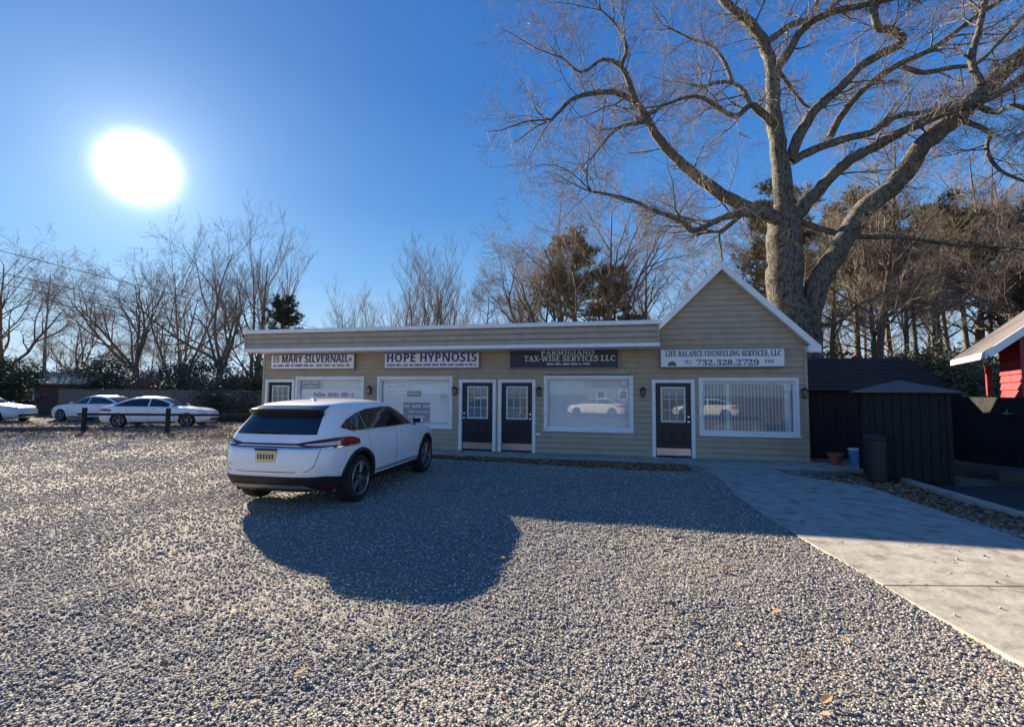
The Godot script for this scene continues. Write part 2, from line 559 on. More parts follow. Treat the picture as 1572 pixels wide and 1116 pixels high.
	b.span(Vector3(4.03, 2.96, back - 0.2), Vector3(R + 0.1, 3.10, gback + 0.15))
	part(b, "roof", mats.roof_felt, o)
	var fw := 0.875
	for i in 3:
		part(lap(-8.29, 3.985, 3.035 + i * 0.1533, 0.1533, fw - 0.024), "siding_board", sid, o)
	b = MB.new()
	b.bevel(Vector3(4.012, 3.26, 0.45), Vector3(0.05, 0.50, 0.90), 0.006)
	part(b, "corner_trim", sid, o)
	b = MB.new()
	b.bevel(Vector3(L - 0.0 + 0.045, 3.26, -2.2), Vector3(0.05, 0.50, 6.2), 0.006)
	part(b, "corner_trim", sid, o)
	b = MB.new()
	b.bevel(Vector3(-2.155, 2.985, fw + 0.005), Vector3(12.42, 0.095, 0.06), 0.01)
	b.bevel(Vector3(L + 0.03, 2.985, -2.2), Vector3(0.06, 0.095, 6.05), 0.01)
	b.span(Vector3(L + 0.08, 2.945, 0.02), Vector3(4.03, 2.957, fw - 0.03))
	part(b, "soffit", white, o)
	b = MB.new()
	b.bevel(Vector3(-2.15, 3.56, fw - 0.03), Vector3(12.50, 0.115, 0.20), 0.015)
	b.bevel(Vector3(L + 0.05, 3.56, -2.3), Vector3(0.20, 0.115, 6.2), 0.015)
	part(b, "roof_cap", white, o)
	# doors
	for i in 4:
		make_door(o, DOORS[i], i)
	for i in 4:
		make_window(o, WINDOWS[i], i)
	# white letter box by the third door
	b = MB.new()
	b.bevel(Vector3(0.79, 0.56, 0.05), Vector3(0.13, 0.07, 0.06), 0.01)
	part(b, "outlet_cover", white, o)

func make_door(o: Node3D, r: Array, i: int):
	var t := 0.095
	var b := MB.new()
	frame_rect(b, r[0], r[1], r[2], r[3], t, -0.10, 0.045, false)
	part(b, "door_frame", mats.white_trim, o)
	b = MB.new()
	b.bevel(Vector3((r[0] + r[1]) / 2, r[2] + 0.015, -0.02), Vector3(r[1] - r[0] - 2 * t, 0.03, 0.16), 0.006)
	part(b, "threshold", mats.black_metal, o)
	var u0: float = r[0] + t + 0.005
	var u1: float = r[1] - t - 0.005
	var v0: float = r[2] + 0.035
	var v1: float = r[3] - t - 0.005
	var um := (u0 + u1) / 2
	var lu0 := um - 0.29
	var lu1 := um + 0.29
	var lv0: float = v0 + 0.93
	var lv1: float = v1 - 0.13
	# the slab with the hole for its light
	b = MB.new()
	b.span(Vector3(u0, v0, -0.075), Vector3(lu0, v1, -0.03))
	b.span(Vector3(lu1, v0, -0.075), Vector3(u1, v1, -0.03))
	b.span(Vector3(lu0, v0, -0.075), Vector3(lu1, lv0, -0.03))
	b.span(Vector3(lu0, lv1, -0.075), Vector3(lu1, v1, -0.03))
	# two raised panels in the lower half
	for s in [-1.0, 1.0]:
		frame_rect(b, um + s * 0.165 - 0.135, um + s * 0.165 + 0.135, v0 + 0.33, lv0 - 0.13, 0.022, -0.032, -0.019)
		b.bevel(Vector3(um + s * 0.165, (v0 + 0.33 + lv0 - 0.13) / 2, -0.028), Vector3(0.19, lv0 - v0 - 0.54, 0.012), 0.005)
	var d := part(b, "door", mats.door_paint, o)
	b = MB.new()
	frame_rect(b, lu0 - 0.03, lu1 + 0.03, lv0 - 0.03, lv1 + 0.03, 0.045, -0.045, -0.012)
	part(b, "light_frame", mats.muntin, d)
	for k in [1, 2]:
		b = MB.new()
		b.bevel(Vector3(lerpf(lu0, lu1, k / 3.0), (lv0 + lv1) / 2, -0.03), Vector3(0.018, lv1 - lv0 - 0.03, 0.03), 0.004)
		part(b, "muntin", mats.muntin, d)
		b = MB.new()
		b.bevel(Vector3(um, lerpf(lv0, lv1, k / 3.0), -0.032), Vector3(lu1 - lu0 - 0.03, 0.018, 0.026), 0.004)
		part(b, "muntin", mats.muntin, d)
	for a in 3:
		for c in 3:
			b = MB.new()
			b.span(Vector3(lerpf(lu0, lu1, a / 3.0) + 0.002, lerpf(lv0, lv1, c / 3.0) + 0.002, -0.052), Vector3(lerpf(lu0, lu1, (a + 1) / 3.0) - 0.002, lerpf(lv0, lv1, (c + 1) / 3.0) - 0.002, -0.046))
			part(b, "pane", mats.glass, d)
	if i > 0:
		b = MB.new()
		b.bevel(Vector3(um, v0 + 0.115, -0.026), Vector3(u1 - u0 - 0.03, 0.19, 0.006), 0.002)
		part(b, "kick_plate", mats.steel, d)
	var side: float = u0 + 0.06 if i == 1 else u1 - 0.06
	b = MB.new()
	var ax := Basis(Vector3.RIGHT, PI / 2)
	b.lathe(Vector3(side, v0 + 0.92, -0.03), ax, [Vector2(0.0, 0.0), Vector2(0.032, 0.0), Vector2(0.030, 0.012), Vector2(0.012, 0.016), Vector2(0.012, 0.04), Vector2(0.028, 0.05), Vector2(0.027, 0.068), Vector2(0.0, 0.075)], 14)
	part(b, "door_knob", mats.steel, d)
	b = MB.new()
	b.lathe(Vector3(side, v0 + 1.05, -0.03), ax, [Vector2(0.0, 0.0), Vector2(0.030, 0.0), Vector2(0.027, 0.018), Vector2(0.0, 0.022)], 14)
	part(b, "deadbolt", mats.steel, d)

func make_window(o: Node3D, r: Array, i: int):
	var t := 0.085
	var b := MB.new()
	frame_rect(b, r[0], r[1], r[2], r[3], t, -0.08, 0.05)
	frame_rect(b, r[0] + t, r[1] - t, r[2] + t, r[3] - t, 0.035, -0.09, 0.012)
	b.bevel(Vector3((r[0] + r[1]) / 2, r[2] - 0.012, 0.035), Vector3(r[1] - r[0] + 0.03, 0.03, 0.10), 0.008)
	var wdw := part(b, "window", mats.white_trim, o)
	var u0: float = r[0] + t + 0.03
	var u1: float = r[1] - t - 0.03
	var v0: float = r[2] + t + 0.03
	var v1: float = r[3] - t - 0.03
	b = MB.new()
	b.span(Vector3(u0, v0, -0.055), Vector3(u1, v1, -0.049))
	part(b, "pane", mats.glass, wdw)
	# head rail and vertical blinds
	b = MB.new()
	b.bevel(Vector3((u0 + u1) / 2, v1 - 0.03, -0.17), Vector3(u1 - u0 + 0.1, 0.05, 0.06), 0.006)
	part(b, "blind_rail", mats.blind, wdw)
	var step := 0.083
	var n := int((u1 - u0 + 0.04) / step)
	var turn: float = [0.16, 0.14, 0.20, 1.02][i]
	var sm := MB.new()
	for k in 5:   # slightly cupped slat
		var xa := -0.0445 + k * 0.0178
		var xb := xa + 0.0178
		var za := 0.006 * (1.0 - pow(xa / 0.0445, 2.0))
		var zb := 0.006 * (1.0 - pow(xb / 0.0445, 2.0))
		var hh: float = v1 - 0.05 - v0 + 0.02
		sm.quad(Vector3(xa, 0, za), Vector3(xb, 0, zb), Vector3(xb, -hh, zb), Vector3(xa, -hh, za), Vector3(0, 0, 1))
		sm.quad(Vector3(xa, 0, za - 0.0015), Vector3(xb, 0, zb - 0.0015), Vector3(xb, -hh, zb - 0.0015), Vector3(xa, -hh, za - 0.0015), Vector3(0, 0, -1))
	var slat := sm.mesh(mats.blind)
	rng.seed = 50 + i
	for k in n:
		var q := part(slat, "blind_slat", null, wdw)
		q.position = Vector3(u0 + 0.02 + step * (k + 0.5), v1 - 0.05, -0.17)
		var a: float = turn + rng.randf_range(-0.05, 0.05)
		if i == 3 and k == 7:
			a = 0.15
		if i == 3 and k >= n - 2:
			a = 0.1
		q.rotation.y = a

# ---------------------------------------------------------------- signs on the wall
func text_part(s: String, size: float, at: Vector3, m: Material, parent: Node, called := "lettering", font := "Droid Sans", bold := true, wide := 0.0, depth := 0.012) -> MeshInstance3D:
	var f := SystemFont.new()
	f.font_names = PackedStringArray([font])
	f.font_weight = 700 if bold else 400
	var t := TextMesh.new()
	t.text = s
	t.font = f
	t.font_size = 64
	t.pixel_size = size / 46.0
	t.depth = depth
	t.curve_step = 2.0
	var o := MeshInstance3D.new()
	o.name = called
	o.mesh = t
	t.material = m
	parent.add_child(o, true)
	o.position = at
	if wide > 0:
		o.scale.x = wide / maxf(t.get_aabb().size.x, 0.01)
	return o

func strokes(parent: Node, m: Material, u0: float, u1: float, v: float, h: float, w: float, seed_: int):   # a line of print too small to read: short raised dashes in words
	rng.seed = seed_
	var b := MB.new()
	var u := u0
	while u < u1:
		var word := rng.randi_range(3, 8)
		for k in word:
			if u > u1:
				break
			var lw := h * rng.randf_range(0.35, 0.6)
			var lh := h * rng.randf_range(0.65, 1.0)
			b.span(Vector3(u, v, w), Vector3(u + lw * 0.75, v + lh, w + 0.003))
			u += lw
		u += h * 0.6
	part(b, "small_print", m, parent)

func sign_box(called: String, label: String, u0: float, u1: float, v0: float, v1: float, depth: float, face: Material, rim: Material) -> Node3D:
	var um := (u0 + u1) / 2
	var vm := (v0 + v1) / 2
	var o := thing(called, label, "sign", bw(um, vm, 0.022), BYAW, "shop signs above the windows")
	var b := MB.new()
	frame_rect(b, u0 - um, u1 - um, v0 - vm, v1 - vm, 0.028, 0.0, depth)
	part(b, "frame", rim, o)
	b = MB.new()
	b.span(Vector3(u0 - um + 0.026, v0 - vm + 0.026, 0.0), Vector3(u1 - um - 0.026, v1 - vm - 0.026, depth - 0.012))
	part(b, "face", face, o)
	return o

func make_signs():
	var d := 0.11
	var f := d - 0.006
	var o := sign_box("shop_sign", "white wall sign with purple capitals MARY SILVERNAIL above the leftmost window", -8.02, -5.00, 2.43, 2.92, d, mats.sign_white, mats.sign_frame)
	text_part("MARY SILVERNAIL", 0.235, Vector3(0.10, 0.09, f), mats.text_purple, o, "lettering", "Droid Sans", true, 2.38)
	var b := MB.new()
	frame_rect(b, -1.40, -1.20, 0.0, 0.20, 0.03, f - 0.006, f + 0.004)
	b.bevel(Vector3(-1.30, 0.10, f), Vector3(0.10, 0.03, 0.01), 0.002)
	part(b, "emblem", mats.text_purple, o)
	strokes(o, mats.text_purple, 1.31, 1.42, 0.02, 0.11, f - 0.006, 9)
	strokes(o, mats.text_blue, -1.40, 0.05, -0.15, 0.075, f - 0.006, 3)
	strokes(o, mats.text_teal, 0.16, 1.35, -0.15, 0.075, f - 0.006, 4)
	o = sign_box("shop_sign", "white wall sign with bold blue violet capitals HOPE HYPNOSIS", -4.00, -0.95, 2.44, 2.93, d, mats.sign_white, mats.sign_frame)
	text_part("HOPE HYPNOSIS", 0.26, Vector3(0, 0.085, f), mats.text_blue, o, "lettering", "Droid Sans", true, 2.86)
	strokes(o, mats.text_blue, -1.42, 1.40, -0.165, 0.07, f - 0.006, 5)
	o = sign_box("shop_sign", "dark navy wall sign with pale serif letters TAX-WISE SERVICES LLC", -0.06, 3.04, 2.42, 2.96, d, mats.sign_navy, mats.sign_frame)
	text_part("PARMIGIANO", 0.115, Vector3(0.13, 0.175, f), mats.text_white, o, "lettering", "Droid Serif", true, 1.50)
	text_part("TAX-WISE SERVICES LLC", 0.16, Vector3(0.17, 0.015, f), mats.text_white, o, "lettering", "Droid Serif", true, 2.55)
	strokes(o, mats.text_white, -0.45, 0.75, -0.165, 0.06, f - 0.006, 6)
	b = MB.new()
	b.span(Vector3(-1.44, -0.15, f - 0.006), Vector3(-1.25, 0.15, f - 0.002))
	part(b, "emblem", plain("emblem_dull", lin(0.05, 0.03, 0.045), 0.5), o)
	d = 0.20
	f = d - 0.006
	o = sign_box("shop_sign", "deep white box sign LIFE BALANCE COUNSELING SERVICES with green lotus on the gable", 4.11, 7.16, 2.43, 2.93, d, mats.sign_white, mats.sign_frame)
	text_part("LIFE BALANCE COUNSELING SERVICES, LLC", 0.15, Vector3(0.02, 0.115, f), mats.text_dark, o, "lettering", "Droid Serif", true, 2.82)
	text_part("732.328.2729", 0.15, Vector3(0.15, -0.12, f), mats.text_dark, o, "lettering", "Droid Serif", true, 1.50)
	text_part("TEL.", 0.08, Vector3(-0.80, -0.11, f), mats.text_dark, o, "lettering", "Droid Serif", false)
	text_part("FAX", 0.08, Vector3(1.15, -0.10, f), mats.text_dark, o, "lettering", "Droid Serif", false)
	# the lotus: seven pointed petals
	b = MB.new()
	for k in 7:
		var a := deg_to_rad(-75 + k * 25)
		var dir := Vector3(sin(a), cos(a) * 0.85, 0)
		var sd := Vector3(cos(a), -sin(a), 0)
		var base := Vector3(-1.22, -0.19, f + 0.0006 * k)
		var L := 0.15 - absf(k - 3) * 0.008
		b.quad(base, base + dir * L * 0.5 + sd * 0.035, base + dir * L, base + dir * L * 0.5 - sd * 0.035, Vector3(0, 0, 1))
	part(b, "lotus", mats.leaf_green, o)

func make_sconces():
	var where := [[-4.49, "black wall lantern between the two left shop windows"], [-1.71, "black wall lantern left of the paired dark doors"], [0.815, "black wall lantern between the paired doors and the blinds window"], [3.66, "black wall lantern left of the door under the gable"], [7.61, "black wall lantern at the right corner of the gable front"]]
	for w in where:
		var o := thing("wall_lantern", w[1], "lamp", bw(w[0], 1.78, 0.02), BYAW, "black lanterns along the front wall")
		var b := MB.new()
		b.bevel(Vector3(0, 0, 0.012), Vector3(0.09, 0.22, 0.024), 0.008)
		part(b, "back_plate", mats.black_metal, o)
		b = MB.new()
		b.tube(PackedVector3Array([Vector3(0, 0.08, 0.02), Vector3(0, 0.13, 0.06), Vector3(0, 0.13, 0.10), Vector3(0, 0.10, 0.11)]), PackedFloat32Array([0.009, 0.009, 0.009, 0.009]), 6)
		part(b, "arm", mats.black_metal, o)
		b = MB.new()
		b.lathe(Vector3(0, 0, 0.11), Basis.IDENTITY, [Vector2(0.0, 0.145), Vector2(0.015, 0.14), Vector2(0.03, 0.115), Vector2(0.085, 0.075), Vector2(0.085, 0.066), Vector2(0.0, 0.066)], 6)
		part(b, "cap", mats.black_metal, o)
		b = MB.new()
		for k in 6:
			var a := TAU * k / 6
			b.rod(Vector3(cos(a) * 0.068, 0.066, 0.11 + sin(a) * 0.068), Vector3(cos(a) * 0.045, -0.12, 0.11 + sin(a) * 0.045), 0.006, 4)
		b.lathe(Vector3(0, 0, 0.11), Basis.IDENTITY, [Vector2(0.0, -0.115), Vector2(0.052, -0.115), Vector2(0.045, -0.135), Vector2(0.015, -0.145), Vector2(0.0, -0.165)], 6)
		part(b, "cage", mats.black_metal, o)
		b = MB.new()
		b.lathe(Vector3(0, 0, 0.11), Basis.IDENTITY, [Vector2(0.062, 0.064), Vector2(0.041, -0.114)], 6)
		part(b, "pane", mats.glass, o)

# ---------------------------------------------------------------- papers and posters behind the shop glass
func paper(called: String, label: String, u0: float, u1: float, v0: float, v1: float, m: Material, w := -0.075) -> Node3D:
	var o := thing(called, label, "poster", bw((u0 + u1) / 2, (v0 + v1) / 2, w), BYAW, "papers in the shop windows")
	var b := MB.new()
	b.box(Vector3.ZERO, Vector3(u1 - u0, v1 - v0, 0.004))
	part(b, "sheet", m, o)
	return o

func make_window_papers():
	var o := paper("window_notice", "dark notice in the upper left corner of the leftmost shop window", -7.00, -6.33, 1.84, 2.10, mats.poster_dark)
	strokes(o, mats.poster_pale, -0.28, 0.26, 0.02, 0.06, 0.002, 11)
	strokes(o, mats.poster_pale, -0.28, 0.20, -0.09, 0.05, 0.002, 12)
	o = paper("window_poster", "wide white sheet with blue print filling the leftmost shop window", -6.99, -4.83, 0.82, 1.80, mats.sheet_white, -0.085)
	strokes(o, mats.script_blue, -0.62, 0.75, 0.26, 0.15, 0.002, 13)
	strokes(o, mats.script_blue, -0.50, 0.60, 0.10, 0.06, 0.002, 14)
	strokes(o, mats.script_blue, -0.50, 0.60, -0.10, 0.05, 0.002, 15)
	o = paper("window_poster", "large white sheet behind the window beside the white car", -4.10, -1.95, 0.82, 1.98, mats.sheet_white, -0.088)
	strokes(o, mats.poster_pink, -0.95, -0.15, 0.46, 0.09, 0.002, 16)
	strokes(o, mats.poster_pink, -0.95, -0.15, 0.34, 0.07, 0.002, 17)
	o = paper("window_notice", "small dark olive notice high in the window beside the white car", -3.30, -2.84, 1.60, 1.77, mats.poster_olive)
	strokes(o, mats.poster_pale, -0.19, 0.19, -0.03, 0.05, 0.002, 18)
	o = paper("window_poster", "purple poster low in the window above the car mirror", -3.42, -2.55, 0.84, 1.42, mats.poster_purple)
	strokes(o, mats.poster_pale, -0.40, 0.40, 0.13, 0.12, 0.002, 19)
	strokes(o, mats.poster_pale, -0.25, 0.38, -0.02, 0.07, 0.002, 20)
	strokes(o, mats.poster_pale, -0.25, 0.30, -0.18, 0.08, 0.002, 21)
	o = paper("window_notice", "pale paper at the right edge of the window beside the white car", -2.24, -1.98, 1.42, 1.72, mats.poster_pale)
	strokes(o, mats.script_blue, -0.10, 0.10, 0.02, 0.05, 0.002, 22)
	o = paper("window_notice", "small white card in the top right corner of the blinds window", 3.12, 3.25, 1.95, 2.08, mats.sheet_white)

# ---------------------------------------------------------------- cars: built of horizontal slices; z forward, y up, +x the car's left
class Car:
	var tab: Array           # rows of [y, front z, rear z, half width]
	var ex := 6.0
	func row(y: float) -> Array:
		if y <= tab[0][0]:
			return tab[0]
		for i in tab.size() - 1:
			if y <= tab[i + 1][0]:
				var p0: Array = tab[maxi(i - 1, 0)]
				var p1: Array = tab[i]
				var p2: Array = tab[i + 1]
				var p3: Array = tab[mini(i + 2, tab.size() - 1)]
				var t: float = (y - p1[0]) / (p2[0] - p1[0])
				var out := [y]
				for k in range(1, 4):
					# monotone cubic
					var h: float = p2[0] - p1[0]
					var dm: float = (p2[k] - p1[k]) / h
					var da: float = (p1[k] - p0[k]) / (p1[0] - p0[0]) if p1[0] > p0[0] else dm
					var db: float = (p3[k] - p2[k]) / (p3[0] - p2[0]) if p3[0] > p2[0] else dm
					var ma: float = 0.0 if da * dm <= 0 else 2.0 * da * dm / (da + dm)
					var mb: float = 0.0 if db * dm <= 0 else 2.0 * db * dm / (db + dm)
					if p1[0] <= p0[0]:
						ma = dm
					if p3[0] <= p2[0]:
						mb = dm
					var t2 := t * t
					var t3 := t2 * t
					out.append((2 * t3 - 3 * t2 + 1) * p1[k] + (t3 - 2 * t2 + t) * h * ma + (-2 * t3 + 3 * t2) * p2[k] + (t3 - t2) * h * mb)
				return out
		return tab[-1]
	func side(y: float, z: float, sgn: float, off := 0.0) -> Vector3:
		var r := row(y)
		var zc: float = (r[1] + r[2]) / 2
		var zl: float = (r[1] - r[2]) / 2
		var s := clampf(absf((z - zc) / zl), 0, 1)
		return Vector3(sgn * (r[3] * pow(1.0 - pow(s, ex), 1.0 / ex) + off), y, z)
	func end(y: float, x: float, front: bool, off := 0.0) -> Vector3:
		var r := row(y)
		var zc: float = (r[1] + r[2]) / 2
		var zl: float = (r[1] - r[2]) / 2
		var s := clampf(absf(x / r[3]), 0, 1)
		var q := pow(1.0 - pow(s, ex), 1.0 / ex) * zl + off
		return Vector3(x, y, zc + (q if front else -q))
	# a point on the slice outline: k from 0 (rear middle) through 1 (rear corner) to 2 (middle of the side)
	func wrap(y: float, k: float, sgn: float, off := 0.0) -> Vector3:
		var d := pow(2.0, -1.0 / ex)
		var r := row(y)
		var zc: float = (r[1] + r[2]) / 2
		var zl: float = (r[1] - r[2]) / 2
		if k <= 1.0:
			var x := k * d
			return Vector3(sgn * (x * r[3] + off * k * 0.7), y, zc - pow(1.0 - pow(x, ex), 1.0 / ex) * zl - off * (1.0 - 0.3 * k))
		var s := (2.0 - k) * d
		return Vector3(sgn * (pow(1.0 - pow(s, ex), 1.0 / ex) * r[3] + off), y, zc - s * zl - off * 0.7 * (2.0 - k))

func poly_at(p: Array, x: float) -> float:
	if x <= p[0][0]:
		return p[0][1]
	for i in p.size() - 1:
		if x <= p[i + 1][0]:
			return lerpf(p[i][1], p[i + 1][1], (x - p[i][0]) / (p[i + 1][0] - p[i][0]))
	return p[-1][1]

func car_body(c: Car, wheels: Array, R: float, wy: float) -> MB:
	var b := MB.new()
	var d := pow(2.0, -1.0 / c.ex)
	var ys := []
	var y: float = c.tab[0][0]
	var top: float = c.tab[-1][0]
	while y < top - 0.005:
		ys.append(y)
		y += 0.022 if y < top - 0.16 else 0.011
	ys.append(top)
	var ns := 150
	var ne := 40
	var rows := []
	var inside := []
	for yy in ys:
		var r := c.row(yy)
		var zc: float = (r[1] + r[2]) / 2
		var zl: float = (r[1] - r[2]) / 2
		var row := PackedVector3Array()
		var inn := PackedByteArray()
		for q in 4:
			var n := ns if q % 2 == 0 else ne
			for i in n:
				var t := -d + 2.0 * d * i / n
				var p: Vector3
				if q == 0:
					p = Vector3(r[3] * pow(1.0 - pow(absf(t), c.ex), 1.0 / c.ex), yy, zc + t * zl)
				elif q == 1:
					p = Vector3(-t * r[3], yy, zc + zl * pow(1.0 - pow(absf(t), c.ex), 1.0 / c.ex))
				elif q == 2:
					p = Vector3(-r[3] * pow(1.0 - pow(absf(t), c.ex), 1.0 / c.ex), yy, zc - t * zl)
				else:
					p = Vector3(t * r[3], yy, zc - zl * pow(1.0 - pow(absf(t), c.ex), 1.0 / c.ex))
				var hit := 0
				if q % 2 == 0:
					for w in wheels:
						if Vector2(p.z - w, yy - wy).length() < R:
							hit = 1
				row.append(p)
				inn.append(hit)
		row.append(row[0])
		inn.append(inn[0])
		rows.append(row)
		inside.append(inn)
	# cells wholly inside a wheel opening go; the rest of its edge moves onto the circle
	var gone := {}
	var m: int = rows[0].size()
	for i in rows.size() - 1:
		for j in m - 1:
			if inside[i][j] + inside[i][j + 1] + inside[i + 1][j] + inside[i + 1][j + 1] >= 3:
				gone[i * m + j] = true
	for i in rows.size():
		for j in m:
			if inside[i][j]:
				var p: Vector3 = rows[i][j]
				for w in wheels:
					var q := Vector2(p.z - w, p.y - wy)
					if q.length() < R and q.length() > 0.8 * R:
						q = q.normalized() * R
						rows[i][j] = Vector3(p.x, wy + q.y, w + q.x)
	b.grid(rows, Vector3.ZERO, gone)
	# make the normals look outwards
	var out := 0.0
	for i in range(0, b.v.size(), 37):
		out += b.n[i].dot(Vector3(b.v[i].x, 0, b.v[i].z * 0.3))
	if out < 0:
		for i in b.n.size():
			b.n[i] = -b.n[i]
		for i in range(0, b.ix.size(), 3):
			var t := b.ix[i]
			b.ix[i] = b.ix[i + 1]
			b.ix[i + 1] = t
	# lid on the roof
	var last: PackedVector3Array = rows[-1]
	for j in m - 1:
		b.tri(Vector3(0, top, (c.tab[-1][1] + c.tab[-1][2]) / 2), last[j], last[j + 1], Vector3.UP)
	return b

func side_patch(c: Car, sgn: float, z0: float, z1: float, low: Array, high: Array, off: float, nz := 40, ny := 10) -> MB:
	var b := MB.new()
	var rows := []
	for i in nz + 1:
		var z := lerpf(z0, z1, float(i) / nz)
		var a := poly_at(low, z)
		var e := poly_at(high, z)
		var row := PackedVector3Array()
		for j in ny + 1:
			row.append(c.side(lerpf(a, e, float(j) / ny), z, sgn, off))
		rows.append(row)
	b.grid(rows, Vector3(sgn, 0, 0))
	return b

func wrap_patch(c: Car, sgn: float, k0: float, k1: float, low: Array, high: Array, off: float, nk := 30, ny := 5) -> MB:
	var b := MB.new()
	var rows := []
	for i in nk + 1:
		var k := lerpf(k0, k1, float(i) / nk)
		var row := PackedVector3Array()
		for j in ny + 1:
			row.append(c.wrap(lerpf(poly_at(low, k), poly_at(high, k), float(j) / ny), absf(k), sgn if k >= 0 else -sgn, off))
		rows.append(row)
	b.grid(rows, Vector3(sgn * (k0 + k1) * 0.5, 0, -1))
	return b

func make_wheel(parent: Node3D, x: float, y: float, z: float, rad: float, width: float, spokes: int):
	var s := signf(x)
	var ax := Basis(Vector3(0, 0, 1), -s * PI / 2)      # lathe axis points outwards
	var w := MeshInstance3D.new()
	var b := MB.new()
	var rr := rad * 0.70
	b.lathe(Vector3.ZERO, ax, [Vector2(rr, -width / 2), Vector2(rad * 0.9, -width / 2 - 0.005), Vector2(rad * 0.985, -width * 0.36), Vector2(rad, -width * 0.2), Vector2(rad, width * 0.2), Vector2(rad * 0.985, width * 0.36), Vector2(rad * 0.9, width / 2 + 0.005), Vector2(rr, width / 2 - 0.004), Vector2(rr - 0.012, width / 2 - 0.03)], 40)
	w.name = "wheel"
	w.mesh = b.mesh(mats.tyre)
	parent.add_child(w, true)
	w.position = Vector3(x, y, z)
	b = MB.new()
	b.lathe(Vector3.ZERO, ax, [Vector2(rr + 0.006, width / 2 - 0.004), Vector2(rr - 0.008, width / 2 + 0.004), Vector2(rr - 0.022, width / 2 - 0.006), Vector2(rr - 0.03, width / 2 - 0.10)], 40)
	for k in spokes:
		var a := TAU * k / spokes + (0.13 if k % 2 == 0 else -0.13) * (10.0 / spokes)
		var dir := Vector3(0, cos(a), sin(a))
		var bs := Basis(dir, Vector3(s, 0, 0), dir.cross(Vector3(s, 0, 0)))
		b.bevel(Vector3(s * (width / 2 - 0.030), 0, 0) + dir * rr * 0.55, Vector3(rr * 0.92, 0.032, rad * 0.075), 0.008, bs)
	b.lathe(Vector3.ZERO, ax, [Vector2(rad * 0.19, width / 2 - 0.06), Vector2(rad * 0.17, width / 2 - 0.012), Vector2(rad * 0.08, width / 2 - 0.004), Vector2(0.0, width / 2 - 0.004)], 20)
	part(b, "rim", mats.rim, w)
	b = MB.new()
	b.lathe(Vector3.ZERO, ax, [Vector2(rr - 0.03, width / 2 - 0.10), Vector2(rr * 0.8, width / 2 - 0.09), Vector2(0.0, width / 2 - 0.09)], 24)
	part(b, "brake_disc", mats.car_trim, w)

func arch_and_well(o: Node3D, c: Car, zw: float, R: float, wy: float, trim_w: float, sgn: float, xin: float, m: Material):
	var b := MB.new()
	var rows := []
	for i in 33:
		var a := deg_to_rad(-22 + 224.0 * i / 32)
		var row := PackedVector3Array()
		for k in [[R - 0.012, -0.03], [R - 0.012, 0.010], [R + trim_w * 0.4, 0.016], [R + trim_w, 0.010], [R + trim_w + 0.004, -0.004]]:
			var y: float = wy + sin(a) * k[0]
			row.append(c.side(maxf(y, c.tab[0][0] + 0.002), zw + cos(a) * k[0], sgn, k[1]))
		rows.append(row)
	b.grid(rows, Vector3(sgn, 0, 0))
	part(b, "wheel_arch_trim", m, o)
	b = MB.new()
	rows = []
	for i in 25:
		var a := deg_to_rad(-25 + 230.0 * i / 24)
		var row := PackedVector3Array()
		for x in [xin, xin + 0.12, 0.90]:
			row.append(Vector3(sgn * minf(x, c.side(maxf(wy + sin(a) * R, c.tab[0][0] + 0.01), zw + cos(a) * R, 1.0).x - 0.01), wy + sin(a) * R, zw + cos(a) * R))
		rows.append(row)
	b.grid(rows, Vector3(0, -1, 0))
	for i in 24:
		b.tri(Vector3(sgn * xin, wy, zw), rows[i][0], rows[i + 1][0], Vector3(sgn, 0, 0))
	part(b, "wheel_well", mats.car_trim, o)

func car_handle(o: Node3D, c: Car, y: float, z: float, sgn: float, m: Material):
	var b := MB.new()
	var p := c.side(y, z, sgn, 0.028)
	b.bevel(p, Vector3(0.018, 0.026, 0.19), 0.007)
	for e in [-0.075, 0.075]:
		b.bevel(p + Vector3(-sgn * 0.015, 0, e), Vector3(0.03, 0.018, 0.03), 0.004)
	part(b, "door_handle", m, o)

func seam(c: Car, sgn: float, pts: Array) -> MB:   # a shut line as a thin dark bead over the skin
	var b := MB.new()
	var pl := PackedVector3Array()
	var rd := PackedFloat32Array()
	for i in pts.size() - 1:
		for k in 6:
			var t := k / 6.0
			pl.append(c.side(lerpf(pts[i][1], pts[i + 1][1], t), lerpf(pts[i][0], pts[i + 1][0], t), sgn, -0.001))
			rd.append(0.0045)
	pl.append(c.side(pts[-1][1], pts[-1][0], sgn, -0.001))
	rd.append(0.0045)
	b.tube(pl, rd, 5)
	return b

